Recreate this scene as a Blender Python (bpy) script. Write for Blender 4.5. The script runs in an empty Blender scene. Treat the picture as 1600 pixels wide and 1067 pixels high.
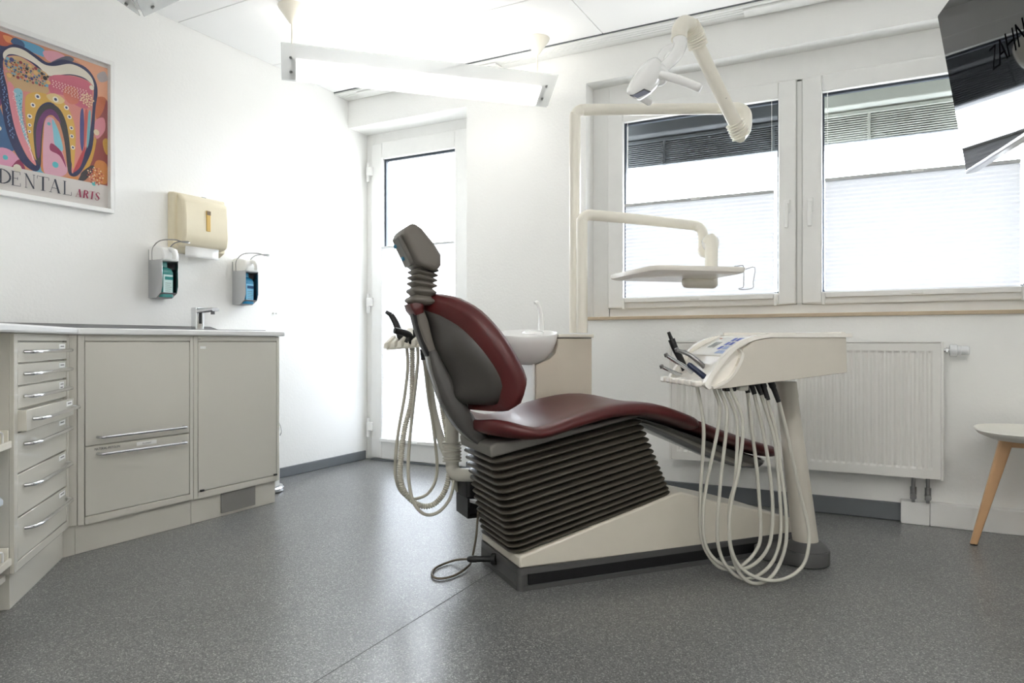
import bpy, bmesh, math, random
from mathutils import Vector, Matrix
S = bpy.context.scene
COL = S.collection
R = math.radians
random.seed(4)

# ------------------------------------------------------------ camera, light, exposure
cam_d = bpy.data.cameras.new('camera')
cam = bpy.data.objects.new('camera', cam_d); COL.objects.link(cam)
cam_d.sensor_width = 36.0; cam_d.lens = 1098.5 / 1600 * 36.0
cam_d.clip_start = 0.02
cam.location = (0, 0, 0.84)
cam.rotation_euler = (R(90), 0, 0.4903)
S.camera = cam
S.view_settings.view_transform = 'Standard'
S.view_settings.look = 'None'
S.view_settings.exposure = 1.7
S.view_settings.gamma = 1.0
S.view_settings.use_curve_mapping = False
W = bpy.data.worlds.new('sky'); S.world = W; W.use_nodes = True
bgn = W.node_tree.nodes['Background']
bgn.inputs[1].default_value = 7.0
_n = W.node_tree.nodes; _l = W.node_tree.links          # overcast sky above, paler ground below the horizon
_tc = _n.new('ShaderNodeTexCoord'); _sx = _n.new('ShaderNodeSeparateXYZ'); _rp = _n.new('ShaderNodeValToRGB')
_rp.color_ramp.elements[0].position = 0.47; _rp.color_ramp.elements[0].color = (0.30, 0.31, 0.31, 1)
_rp.color_ramp.elements[1].position = 0.53; _rp.color_ramp.elements[1].color = (0.88, 0.94, 1.0, 1)
_mp = _n.new('ShaderNodeMapRange'); _mp.inputs[1].default_value = -1; _mp.inputs[2].default_value = 1
_l.new(_tc.outputs['Generated'], _sx.inputs[0]); _l.new(_sx.outputs[2], _mp.inputs[0]); _l.new(_mp.outputs[0], _rp.inputs[0]); _l.new(_rp.outputs[0], bgn.inputs[0])
LAMP_STRENGTH = 1.9
S.cycles.max_bounces = 10; S.cycles.diffuse_bounces = 6; S.cycles.transparent_max_bounces = 16
S.cycles.sample_clamp_indirect = 6.0
S.cycles.caustics_reflective = False; S.cycles.caustics_refractive = False
def portal(name, loc, sx, sz):
    l = bpy.data.lights.new(name, 'AREA'); l.shape = 'RECTANGLE'; l.size = sx; l.size_y = sz
    l.cycles.is_portal = True
    o = bpy.data.objects.new(name, l); COL.objects.link(o); o.location = loc
    o.rotation_euler = (R(-90), 0, 0)      # light travels towards -Y, into the room
portal('window_portal', (-0.40, 4.04, 1.64), 2.2, 1.34)
portal('door_portal', (-2.83, 4.04, 1.2), 0.92, 2.3)

# ------------------------------------------------------------ materials
def srgb(r, g, b):
    f = lambda c: (c / 255 / 12.92) if c / 255 <= 0.04045 else ((c / 255 + 0.055) / 1.055) ** 2.4
    return (f(r), f(g), f(b), 1)
def mat(name, col, rough=0.5, metal=0.0, noise=0.0, nscale=20, bump=0.0, bscale=80, coat=0.0, spec=0.5, emit=None, es=0.0):
    m = bpy.data.materials.new(name); m.use_nodes = True
    nt = m.node_tree; b = nt.nodes['Principled BSDF']
    c = srgb(*col)
    b.inputs['Base Color'].default_value = c
    b.inputs['Roughness'].default_value = rough
    b.inputs['Metallic'].default_value = metal
    b.inputs['Coat Weight'].default_value = coat
    b.inputs['Specular IOR Level'].default_value = spec
    if emit:
        b.inputs['Emission Color'].default_value = srgb(*emit); b.inputs['Emission Strength'].default_value = es
    tc = nt.nodes.new('ShaderNodeTexCoord')
    n = nt.nodes.new('ShaderNodeTexNoise'); n.inputs['Scale'].default_value = nscale; n.inputs['Detail'].default_value = 4
    nt.links.new(tc.outputs['Object'], n.inputs['Vector'])
    mx = nt.nodes.new('ShaderNodeMix'); mx.data_type = 'RGBA'
    k = noise if noise else 0.03
    mx.inputs[6].default_value = tuple(x * (1 - k) for x in c[:3]) + (1,)
    mx.inputs[7].default_value = tuple(min(1, x * (1 + k)) for x in c[:3]) + (1,)
    nt.links.new(n.outputs['Fac'], mx.inputs[0]); nt.links.new(mx.outputs[2], b.inputs['Base Color'])
    if bump:
        n2 = nt.nodes.new('ShaderNodeTexNoise'); n2.inputs['Scale'].default_value = bscale; n2.inputs['Detail'].default_value = 3
        nt.links.new(tc.outputs['Object'], n2.inputs['Vector'])
        bp = nt.nodes.new('ShaderNodeBump'); bp.inputs['Strength'].default_value = bump; bp.inputs['Distance'].default_value = 0.004
        nt.links.new(n2.outputs['Fac'], bp.inputs['Height']); nt.links.new(bp.outputs[0], b.inputs['Normal'])
    return m
PLASTER = mat('plaster', (246, 246, 244), 0.9, noise=0.012, nscale=6, bump=0.3, bscale=70)
CEIL = mat('ceiling_board', (247, 247, 246), 0.9, noise=0.01, nscale=4)
WHITE = mat('white_pvc', (238, 238, 236), 0.35)
GASKET = mat('rubber_gasket', (52, 60, 72), 0.6)
SILLM = mat('travertine', (196, 178, 152), 0.3, noise=0.12, nscale=25)
SKIRT = mat('grey_vinyl_skirting', (112, 116, 121), 0.45)
CREAM = mat('cream_lacquer', (234, 229, 216), 0.28, coat=0.3)
CREAM2 = mat('ivory_plastic', (240, 236, 224), 0.32)
BASEC = mat('base_cream', (212, 206, 193), 0.3, coat=0.2)
BEIGE = mat('greige_laminate', (212, 209, 200), 0.42, noise=0.015, nscale=3)
BEIGED = mat('greige_drawer', (218, 215, 205), 0.12, noise=0.01, nscale=3, coat=0.4)
COUNTER = mat('white_worktop', (236, 237, 238), 0.25)
STEEL = mat('stainless', (150, 150, 150), 0.3, metal=1.0)
STEELD = mat('dark_stainless', (118, 118, 120), 0.35, metal=0.6)
CHROME = mat('chrome', (225, 226, 228), 0.1, metal=1.0)
ALU = mat('satin_aluminium', (205, 207, 210), 0.25, metal=1.0)
RED = mat('burgundy_leatherette', (80, 25, 25), 0.4, noise=0.06, nscale=8, bump=0.04, bscale=400, coat=0.08)
DGREY = mat('dark_grey_shell', (66, 63, 60), 0.38, noise=0.03)
DGREYS = mat('dark_grey_gloss', (72, 70, 68), 0.22, coat=0.4)
MGREY = mat('mid_grey_plastic', (112, 109, 104), 0.5)
BELLOW = mat('bellows_rubber', (70, 66, 58), 0.42)
BELLOWL = mat('grey_rubber', (106, 101, 94), 0.5)
TRIMD = mat('plinth_grey', (78, 78, 78), 0.4)
BLACK = mat('black_plastic', (20, 20, 22), 0.4)
HOSE = mat('hose_silicone', (194, 192, 182), 0.45)
HOSED = mat('hose_taupe', (190, 186, 173), 0.5)
NAVY = mat('navy_sleeve', (28, 40, 70), 0.4)
BLUE = mat('key_blue', (62, 88, 182), 0.4)
LBLUE = mat('key_pale_blue', (160, 178, 216), 0.4)
LCD = mat('display_grey', (150, 154, 146), 0.25)
INK = mat('grey_ink', (110, 110, 112), 0.7)
PAPER = mat('white_paper', (242, 242, 240), 0.8)
WOOD = mat('beech', (206, 165, 124), 0.45, noise=0.14, nscale=9)
UNITW = mat('unit_white', (242, 238, 230), 0.25, coat=0.2)
CERAM = mat('white_ceramic', (244, 244, 243), 0.22, coat=0.2)
RADM = mat('radiator_enamel', (234, 233, 229), 0.3)
ACRY_LETTER = mat('dark_ink', (38, 40, 44), 0.7)
TOWELCASE = mat('yellowed_ivory_plastic', (226, 216, 190), 0.35)
AMBER = mat('amber_window', (205, 168, 84), 0.3)
EXTD = mat('slate_slat', (60, 65, 69), 0.45)
EXT_REFL = mat('slat_painted_reflection', (154, 158, 151), 0.4)  # lamp reflection in the right pane, painted into a paler slat colour
RAILG = mat('blind_rail_grey', (196, 197, 198), 0.5)
TVB = mat('black_gloss_screen', (20, 21, 24), 0.03, spec=0.5)
TVF = mat('black_bezel', (16, 16, 18), 0.12)
TRIMS = mat('silver_trim', (196, 198, 204), 0.2, metal=0.8)
LID = mat('pale_blue_lid', (206, 216, 226), 0.3)

def node_mat(name):
    m = bpy.data.materials.new(name); m.use_nodes = True; nt = m.node_tree
    for n in list(nt.nodes):
        if n.type != 'OUTPUT_MATERIAL': nt.nodes.remove(n)
    return m, nt, nt.nodes['Material Output']
def glass(name, tint=(1, 1, 1, 1), gloss=0.03, refl=0.12):
    m, nt, out = node_mat(name)
    t = nt.nodes.new('ShaderNodeBsdfTransparent'); t.inputs[0].default_value = tint
    g = nt.nodes.new('ShaderNodeBsdfGlossy'); g.inputs['Roughness'].default_value = gloss
    f = nt.nodes.new('ShaderNodeFresnel'); f.inputs[0].default_value = 1.45
    mx = nt.nodes.new('ShaderNodeMixShader')
    ge = nt.nodes.new('ShaderNodeNewGeometry'); mu = nt.nodes.new('ShaderNodeMath'); mu.operation = 'MULTIPLY_ADD'   # front faces only
    mu.inputs[1].default_value = -1.0; mu.inputs[2].default_value = 1.0; nt.links.new(ge.outputs['Backfacing'], mu.inputs[0])
    m3 = nt.nodes.new('ShaderNodeMath'); m3.operation = 'MULTIPLY'; nt.links.new(f.outputs[0], m3.inputs[0]); nt.links.new(mu.outputs[0], m3.inputs[1])
    nt.links.new(m3.outputs[0], mx.inputs[0]); nt.links.new(t.outputs[0], mx.inputs[1]); nt.links.new(g.outputs[0], mx.inputs[2])
    nt.links.new(mx.outputs[0], out.inputs[0]); return m
GLASS = glass('window_glass')
PICGLASS = glass('picture_glass')
def translucent(name, col, tr, base=0.6):
    m, nt, out = node_mat(name)
    d = nt.nodes.new('ShaderNodeBsdfDiffuse'); d.inputs[0].default_value = srgb(*col)
    t = nt.nodes.new('ShaderNodeBsdfTranslucent'); t.inputs[0].default_value = srgb(*col)
    mx = nt.nodes.new('ShaderNodeMixShader'); mx.inputs[0].default_value = base
    nt.links.new(d.outputs[0], mx.inputs[1]); nt.links.new(t.outputs[0], mx.inputs[2])
    tp = nt.nodes.new('ShaderNodeBsdfTransparent')
    m2 = nt.nodes.new('ShaderNodeMixShader'); m2.inputs[0].default_value = tr
    nt.links.new(mx.outputs[0], m2.inputs[1]); nt.links.new(tp.outputs[0], m2.inputs[2])
    nt.links.new(m2.outputs[0], out.inputs[0]); return m
PLEAT = translucent('pleated_fabric', (240, 242, 246), 0.0, 0.048)
PLEATD = translucent('pleated_fabric_door', (240, 242, 246), 0.0, 0.26)
ACRY = translucent('frosted_acrylic', (226, 228, 228), 0.55, 0.45)
CLEARP = translucent('clear_tub_plastic', (214, 222, 232), 0.5, 0.4)
def emission(name, col, st):
    m, nt, out = node_mat(name)
    e = nt.nodes.new('ShaderNodeEmission'); e.inputs[0].default_value = srgb(*col); e.inputs[1].default_value = st
    nt.links.new(e.outputs[0], out.inputs[0]); return m
TUBE = emission('fluorescent_tube', (255, 253, 248), LAMP_STRENGTH)
TUBE_FILL = emission('added_fill_tube', (255, 252, 248), LAMP_STRENGTH * 3.0)  # stronger emission for the added, unseen fill lamps
def liquid(name, col):
    m = mat(name, col, 0.12); b = m.node_tree.nodes['Principled BSDF']
    b.inputs['Transmission Weight'].default_value = 0.25; b.inputs['Coat Weight'].default_value = 0.4; return m
TEAL = liquid('teal_soap', (70, 164, 160)); CYAN = liquid('blue_soap', (44, 146, 196))
def floor_mat():
    m = bpy.data.materials.new('speckled_vinyl'); m.use_nodes = True; nt = m.node_tree; b = nt.nodes['Principled BSDF']
    tc = nt.nodes.new('ShaderNodeTexCoord')
    v = nt.nodes.new('ShaderNodeTexVoronoi'); v.inputs['Scale'].default_value = 330
    n = nt.nodes.new('ShaderNodeTexNoise'); n.inputs['Scale'].default_value = 3; n.inputs['Detail'].default_value = 5
    nt.links.new(tc.outputs['Object'], v.inputs['Vector']); nt.links.new(tc.outputs['Object'], n.inputs['Vector'])
    sep = nt.nodes.new('ShaderNodeSeparateColor'); nt.links.new(v.outputs['Color'], sep.inputs[0])
    r = nt.nodes.new('ShaderNodeValToRGB'); cr = r.color_ramp
    cr.elements[0].position = 0.0; cr.elements[0].color = srgb(78, 79, 80)
    cr.elements[1].position = 1.0; cr.elements[1].color = srgb(190, 190, 187)
    for p, c in ((0.25, (102, 103, 104)), (0.62, (119, 120, 120)), (0.86, (138, 139, 138))):
        e = cr.elements.new(p); e.color = srgb(*c)
    nt.links.new(sep.outputs[0], r.inputs[0])
    mx = nt.nodes.new('ShaderNodeMix'); mx.data_type = 'RGBA'; mx.blend_type = 'MULTIPLY'; mx.inputs[0].default_value = 0.25
    nt.links.new(r.outputs[0], mx.inputs[6]); nt.links.new(n.outputs['Fac'], mx.inputs[7])
    nt.links.new(mx.outputs[2], b.inputs['Base Color'])
    b.inputs["Roughness"].default_value = 0.29
    n2 = nt.nodes.new('ShaderNodeTexNoise'); n2.inputs['Scale'].default_value = 120
    nt.links.new(tc.outputs['Object'], n2.inputs['Vector'])
    bp = nt.nodes.new('ShaderNodeBump'); bp.inputs['Strength'].default_value = 0.12; bp.inputs['Distance'].default_value = 0.001
    nt.links.new(n2.outputs['Fac'], bp.inputs['Height']); nt.links.new(bp.outputs[0], b.inputs['Normal'])
    return m
FLOOR = floor_mat()

# ------------------------------------------------------------ mesh helpers
def cr(pts, n=6, closed=False):
    """Catmull-Rom through the points"""
    P = [Vector(p) for p in pts]; out = []
    m = len(P)
    for i in range(m if closed else m - 1):
        p1, p2 = P[i], P[(i + 1) % m]
        p0 = P[i - 1] if (i > 0 or closed) else p1 * 2 - p2
        p3 = P[(i + 2) % m] if (i + 2 < m or closed) else p2 * 2 - p1
        for k in range(n):
            t = k / n
            out.append(0.5 * ((2 * p1) + (p2 - p0) * t + (2 * p0 - 5 * p1 + 4 * p2 - p3) * t * t + (3 * p1 - p0 - 3 * p2 + p3) * t ** 3))
    if not closed: out.append(P[-1])
    return out
class M:
    def __init__(s, xf=None): s.v = []; s.f = []; s.m = []; s.xf = xf or (lambda p: p); s.mi = 0
    def add(s, vs, fs):
        o = len(s.v); s.v += [Vector(s.xf(Vector(p))) for p in vs]
        for f in fs: s.f.append(tuple(o + i for i in f)); s.m.append(s.mi)
    def box(s, a, b):
        (x0, y0, z0), (x1, y1, z1) = a, b
        s.add([(x0, y0, z0), (x1, y0, z0), (x1, y1, z0), (x0, y1, z0), (x0, y0, z1), (x1, y0, z1), (x1, y1, z1), (x0, y1, z1)],
              [(0, 3, 2, 1), (4, 5, 6, 7), (0, 1, 5, 4), (1, 2, 6, 5), (2, 3, 7, 6), (3, 0, 4, 7)])
        return s
    def loft(s, rings, cap=True, closed=True):
        n = len(rings[0]); vs = [p for r in rings for p in r]; fs = []
        for i in range(len(rings) - 1):
            for j in range(n if closed else n - 1):
                k = (j + 1) % n
                fs.append((i * n + j, i * n + k, (i + 1) * n + k, (i + 1) * n + j))
        if cap and closed:
            fs.append(tuple(range(n))[::-1]); fs.append(tuple((len(rings) - 1) * n + j for j in range(n)))
        s.add(vs, fs); return s
    def prism(s, poly, f0, f1):
        """poly: 2D points; f0/f1 turn a 2D point into the two end faces"""
        return s.loft([[f0(p) for p in poly], [f1(p) for p in poly]])
    def tube(s, path, r, seg=10, cap=True):
        P = [Vector(p) for p in path]; n = len(P)
        rr = r if hasattr(r, '__len__') else [r] * n
        up = None; rings = []
        for i, p in enumerate(P):
            t = (P[min(i + 1, n - 1)] - P[max(i - 1, 0)])
            if t.length < 1e-9: t = Vector((0, 0, 1))
            t.normalize()
            if up is None:
                up = Vector((0, 0, 1)) if abs(t.z) < 0.9 else Vector((1, 0, 0))
            a = (up - t * up.dot(t)); a.normalize(); up = a; b = t.cross(a)
            rings.append([p + (a * math.cos(2 * math.pi * k / seg) + b * math.sin(2 * math.pi * k / seg)) * rr[i] for k in range(seg)])
        return s.loft(rings, cap)
    def ribbed(s, path, r, pitch, amp, seg=10):
        P = [Vector(p) for p in path]; L = [0]
        for a, b in zip(P, P[1:]): L.append(L[-1] + (b - a).length)
        n = int(L[-1] / pitch * 4); q = []; rr = []; j = 0
        for i in range(n + 1):
            d = L[-1] * i / n
            while j < len(P) - 2 and L[j + 1] < d: j += 1
            t = (d - L[j]) / max(1e-9, L[j + 1] - L[j]); q.append(P[j].lerp(P[j + 1], t))
            rr.append(r + (amp, amp, -amp, -amp)[i % 4])
        return s.tube(q, rr, seg)
    def lathe(s, prof, c, seg=24, axis=None):
        ax = Vector(axis or (0, 0, 1)).normalized(); c = Vector(c)
        a = ax.orthogonal().normalized(); b = ax.cross(a)
        return s.loft([[c + ax * z + (a * math.cos(2 * math.pi * k / seg) + b * math.sin(2 * math.pi * k / seg)) * max(r, 1e-4) for k in range(seg)] for r, z in prof])
    def quad(s, a, b, c, d): s.add([a, b, c, d], [(0, 1, 2, 3)]); return s
def rrect(w, h, r, n=4):
    out = []
    for cx, cy, a0 in ((w - r, h - r, 0), (-w + r, h - r, 90), (-w + r, -h + r, 180), (w - r, -h + r, 270)):
        for k in range(n + 1):
            a = R(a0 + 90 * k / n); out.append((cx + r * math.cos(a), cy + r * math.sin(a)))
    return out
def thing(name, label, cat, loc, rotz=0.0, group=None):
    o = bpy.data.objects.new(name, None); COL.objects.link(o); o.empty_display_size = 0.05
    o.location = loc; o.rotation_euler = (0, 0, rotz)
    o['label'] = label; o['category'] = cat
    if group: o['group'] = group
    return o
def wm(o):
    m = Matrix.Translation(o.location) @ Matrix.Rotation(o.rotation_euler.z, 4, 'Z')
    return wm(o.parent) @ m if o.parent else m
def build(name, b, mats, parent=None, label=None, cat=None, group=None, kind=None, bevel=0.0, sub=0, sharp=38, local=False, seg=2, weld=True):
    if not isinstance(mats, (list, tuple)): mats = [mats]
    me = bpy.data.meshes.new(name)
    if parent: inv = wm(parent).inverted(); loc = Vector((0, 0, 0))
    else:
        xs, ys, zs = zip(*[tuple(v) for v in b.v]); loc = Vector(((min(xs) + max(xs)) / 2, (min(ys) + max(ys)) / 2, min(zs))); inv = Matrix.Translation(-loc)
    vs = [tuple(v) for v in b.v] if local else [tuple(inv @ v) for v in b.v]
    me.from_pydata(vs, [], b.f); 
    for m in mats: me.materials.append(m)
    for p, i in zip(me.polygons, b.m): p.material_index = i
    bm = bmesh.new(); bm.from_mesh(me)
    if weld: bmesh.ops.remove_doubles(bm, verts=bm.verts, dist=1e-5)
    bmesh.ops.recalc_face_normals(bm, faces=bm.faces); bm.to_mesh(me); bm.free()
    me.polygons.foreach_set('use_smooth', [True] * len(me.polygons))
    if not sub: me.set_sharp_from_angle(angle=R(sharp))
    o = bpy.data.objects.new(name, me); COL.objects.link(o)
    if parent: o.parent = parent
    else: o.location = loc
    if bevel:
        mo = o.modifiers.new('bevel', 'BEVEL'); mo.width = bevel; mo.segments = seg; mo.limit_method = 'ANGLE'; mo.angle_limit = R(40)
        mo.harden_normals = False
    if sub:
        mo = o.modifiers.new('subsurf', 'SUBSURF'); mo.levels = sub; mo.render_levels = sub
    if label: o['label'] = label
    if cat: o['category'] = cat
    if group: o['group'] = group
    if kind: o['kind'] = kind
    return o
def BX(a, b, xf=None): return M(xf).box(a, b)
def copy_tree(o, parent=None):
    c = o.copy(); COL.objects.link(c); c.parent = parent
    for ch in [x for x in bpy.data.objects if x.parent == o]: copy_tree(ch, c)
    return c

LX = -3.30; BY = 3.77; CZ = 2.52; RX = 1.30; FY = -1.7
# ------------------------------------------------------------ setting
fl = build('floor', BX((LX - .12, FY - .1, -.06), (RX + .1, 4.05, 0)), FLOOR, kind='structure')
# welded seam of the vinyl sheets
sa, sb = Vector((-1.2450, 1.2960, 0.0000)), Vector((-1.2761, 2.3907, 0.0000)); sd = (sb - sa).normalized(); sp = Vector((-sd.y, sd.x, 0)) * .0012
build('sheet_seam', M().loft([[sa - sd * 2 - sp, sa - sd * 2 + sp, sa - sd * 2 + sp + Vector((0, 0, .0006)), sa - sd * 2 - sp + Vector((0, 0, .0006))],
      [sb - sp, sb + sp, sb + sp + Vector((0, 0, .0006)), sb - sp + Vector((0, 0, .0006))]]), mat('seam_weld', (70, 71, 72), 0.5), fl)
build('wall_left', BX((LX - .12, FY - .1, 0), (LX, 4.05, CZ + .05)), PLASTER, kind='structure')
wb = M()
wb.box((LX, BY, 2.32), (-2.337, 4.05, CZ + .05)); wb.box((-2.337, BY, 0), (-1.53, 4.05, CZ + .05))
wb.box((-1.53, BY, 2.325), (.735, 4.05, CZ + .05)); wb.box((-1.53, BY, 0), (.735, 4.05, .962)); wb.box((.735, BY, 0), (RX, 4.05, CZ + .05))
build('wall_back', wb, PLASTER, kind='structure')
build('wall_right', BX((RX, FY - .1, 0), (RX + .1, 4.05, CZ + .05)), PLASTER, kind='structure')
build('wall_front', BX((LX, FY - .1, 0), (RX, FY, CZ + .05)), PLASTER, kind='structure')
ce = build('ceiling', BX((LX - .12, FY - .1, CZ + .012), (RX + .1, 4.05, CZ + .1)), CEIL, kind='structure')
xs = [LX, -2.65, -1.37, -.09, RX]; ys = [FY, -.81, -.16, .49, 1.14, 1.79, 2.438, 3.09, 3.62]
for i in range(4):
    for j in range(8):
        build('ceiling_panel', BX((xs[i] + .002, ys[j] + .002, CZ), (xs[i + 1] - .002, ys[j + 1] - .002, CZ + .012)), CEIL, ce, bevel=.0015, seg=1)
# curtain rail along the window wall
tr = build('trim_1', BX((LX, 3.6235, CZ - .003), (RX, 3.77, CZ + .012)), mat('rail_groove', (120, 124, 128), .6), kind='structure')
for a, b in ((3.627, 3.650), (3.655, 3.676), (3.681, 3.702), (3.707, 3.767)):
    build('rail_slat', BX((LX + .001, a, CZ - .014), (RX - .001, b, CZ - .0032)), WHITE, tr, bevel=.002, seg=1)
for a, b in ((-3.13, -2.06), (-.64, RX - .001)):
    build('rail_cover', BX((a, 3.652, CZ - .026), (b, 3.735, CZ - .0145)), WHITE, tr, bevel=.003)
# skirtings
def skirt(name, a, b): 
    o = build(name, BX(a, b), SKIRT, kind='structure', bevel=.004); return o
skirt('baseboard_left', (LX, 2.69, 0), (LX + .012, 3.945, .062))
skirt('baseboard_back', (-2.335, BY - .012, 0), (.058, BY, .085))
tb = build('trim_2', BX((.055, BY - .055, 0), (.17, BY, .105)), WHITE, kind='structure', bevel=.003)
build('duct_cover', BX((.1715, BY - .055, 0), (RX, BY, .105)), WHITE, tb, bevel=.003)
# window sill board
build('trim_3', BX((-1.53, BY - .018, .962), (.735, 3.88, .980)), SILLM, kind='structure', bevel=.003)

# ------------------------------------------------------------ window
def zig(x0, x1, z0, z1, y, p=.02, a=.004):
    m = M(); n = int((z1 - z0) / p * 2); r = [[(x0, y + (a if k % 2 else -a), z0 + (z1 - z0) * k / n), (x1, y + (a if k % 2 else -a), z0 + (z1 - z0) * k / n)] for k in range(n + 1)]
    return m.loft(r, cap=False, closed=False)
def frame(m, x0, x1, z0, z1, y0, y1, wl, wr, wb_, wt):
    m.box((x0, y0, z0), (x0 + wl, y1, z1)); m.box((x1 - wr, y0, z0), (x1, y1, z1))
    m.box((x0 + wl, y0, z0), (x1 - wr, y1, z0 + wb_)); m.box((x0 + wl, y0, z1 - wt), (x1 - wr, y1, z1)); return m
def handle(parent, x, y, z):
    m = M(); m.box((x - .015, y - .008, z - .035), (x + .015, y, z + .035)); m.box((x - .008, y - .035, z - .012), (x + .008, y - .008, z + .012))
    m.box((x - .010, y - .045, z - .115), (x + .010, y - .030, z + .012)); return build('handle', m, WHITE, parent, bevel=.004)
wf = frame(M(), -1.53, .735, .980, 2.325, 3.885, 3.96, .10, .10, .06, .15); wf.box((-.417, 3.885, 1.03), (-.379, 3.96, 2.19))
win = build('window_1', wf, WHITE, kind='structure', bevel=.003)
for (x0, x1, hx, bt) in ((-1.433, -.413, -.455, 1.612), (-.383, .637, -.345, 1.645)):
    sh = build('sash', frame(M(), x0, x1, 1.033, 2.183, 3.862, 3.945, .093, .085, .058, .085), WHITE, win, bevel=.006)
    gx0, gx1, gz0, gz1 = x0 + .093, x1 - .085, 1.091, 2.098
    build('gasket', frame(M(), gx0, gx1, gz0, gz1, 3.890, 3.912, .008, .008, .008, .012), GASKET, sh)
    build('pane', BX((gx0 + .002, 3.899, gz0 + .002), (gx1 - .002, 3.905, gz1 - .002)), GLASS, sh)
    handle(sh, hx, 3.862, 1.535)
    build('sash_seal', frame(M(), x0 - .004, x1 + .004, 1.029, 2.187, 3.8835, 3.885, .03, .03, .03, .03), mat('seal_grey', (188, 188, 184), .7), sh)
    # pleated blind clamped to the sash
    bx0, bx1 = gx0 + .012, gx1 - .022
    pb = thing('pleated_blind', 'white pleated blind half raised on the %s window sash' % ('left' if x0 < -1 else 'right'), 'blind', ((bx0 + bx1) / 2, 3.872, gz0 - .02), 0, 'pleated blinds')
    build('fabric', zig(bx0, bx1, gz0 - .005, bt, 3.876), PLEAT, pb, sharp=10)
    build('top_rail', BX((bx0, 3.860, bt), (bx1, 3.886, bt + .016)), RAILG, pb, bevel=.003, label='satin grey top rail')
    build('bottom_rail', BX((bx0 + .004, 3.842, gz0 - .03), (bx1, 3.8625, gz0 - .004)), WHITE, pb, bevel=.003)
    build('pull_tab', BX(((bx0 + bx1) / 2 - .025, 3.851, bt + .002), ((bx0 + bx1) / 2 + .025, 3.860, bt + .016)), WHITE, pb, bevel=.002)
    build('pull_tab', BX(((bx0 + bx1) / 2 - .025, 3.836, gz0 - .024), ((bx0 + bx1) / 2 + .025, 3.842, gz0 - .012)), WHITE, pb, bevel=.002)
    for q in (bx0 - .012, bx1 + .002): build('clamp', BX((q, 3.848, gz0 - .066), (q + .014, 3.862, gz0 - .002)), WHITE, pb, bevel=.002)
    for q in (bx0 + .012, bx1 - .012): build('tension_cord', M().tube([(q, 3.876, bt + .016), (q, 3.876, gz1)], .0012, 6), PAPER, pb)
# raised external venetian blinds outside the panes: box above, packed slats below
for (x0, x1, m, lab) in ((-1.47, -.42, EXTD, 'raised slate grey outside blind seen through the left pane'), (-.39, .66, EXT_REFL, 'raised outside blind seen through the right pane, painted paler for a reflection in the glass')):
    eb = thing('external_blind', lab, 'blind', ((x0 + x1) / 2, 4.13, 1.89), 0)
    hb_ = M(); hb_.prism([(4.07, 2.36), (4.07, 2.075), (4.10, 2.045), (4.24, 2.045), (4.24, 2.36)], lambda p: (x0, p[0], p[1]), lambda p: (x1, p[0], p[1]))
    build('head_box', hb_, m, eb, bevel=.004)
    build('back_plate', BX((x0, 4.20, 1.885), (x1, 4.21, 2.046)), m, eb)  # added to keep bright sky from showing between the slats
    build('guide_lip', BX((x0, 4.085, 2.025), (x1, 4.10, 2.0455)), m, eb, bevel=.003)
    for k in range(11):
        z = 2.024 - k * .0118; n = 5; sl = M()
        sl.loft([[(xx, 4.095 + .085 * q / n, z + .004 * math.sin(math.pi * q / n) - .004) for q in range(n + 1)] for xx in (x0, x1)], cap=False, closed=False)
        o = build('slat', sl, m, eb); mo = o.modifiers.new('t', 'SOLIDIFY'); mo.thickness = .006
    build('bottom_bar', BX((x0, 4.095, 1.880), (x1, 4.18, 1.892)), mat('bar_' + m.name, (176, 182, 190), .35), eb, bevel=.004)
    for q in (x0 + .30, x1 - .14): build('ladder_tape', BX((q, 4.088, 1.89), (q + .014, 4.092, 2.04)), m, eb)

# ------------------------------------------------------------ balcony door in its niche
DY = 3.965
dr = build('door_1', frame(M(), LX, -2.337, 0, 2.32, DY + .005, DY + .08, .062, .062, .0, .08).box((LX + .06, DY + .005, 0), (-2.40, DY + .08, .012)), WHITE, kind='structure', bevel=.003)
lf = build('leaf', frame(M(), -3.243, -2.372, .016, 2.243, DY - .018, DY + .06, .094, .168, .135, .112), WHITE, dr, bevel=.006)
build('gasket', frame(M(), -3.149, -2.540, .151, 2.131, DY + .012, DY + .034, .016, .008, .008, .016), GASKET, lf)
build('pane', BX((-3.147, DY + .020, .153), (-2.542, DY + .026, 2.129)), GLASS, lf)
build('threshold', BX((LX + .06, DY - .03, 0), (-2.38, DY + .004, .009)), SKIRT, lf)
for z in (2.05, 1.12, .237):
    h = M(); h.box((-3.272, DY - .04, z - .03), (-3.225, DY - .018, z + .03)); h.tube([(-3.262, DY - .03, z - .075), (-3.262, DY - .03, z + .06)], .011, 12)
    build('hinge', h, WHITE, dr, bevel=.003)
db = thing('pleated_blind', 'white pleated blind covering the lower glass of the balcony door', 'blind', (-2.84, DY - .005, .15), 0, 'pleated blinds')
build('fabric', zig(-3.150, -2.545, .155, 1.495, DY - .0045, .02, .004), PLEATD, db, sharp=10)
build('top_rail', BX((-3.150, DY - .022, 1.495), (-2.545, DY + .004, 1.510)), RAILG, db, bevel=.003, label='satin grey top rail')
build('bottom_rail', BX((-3.152, DY - .042, .135), (-2.545, DY - .0185, .158)), WHITE, db, bevel=.003)
build('pull_tab', BX((-2.875, DY - .048, .138), (-2.825, DY - .042, .15)), WHITE, db, bevel=.002)

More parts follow.
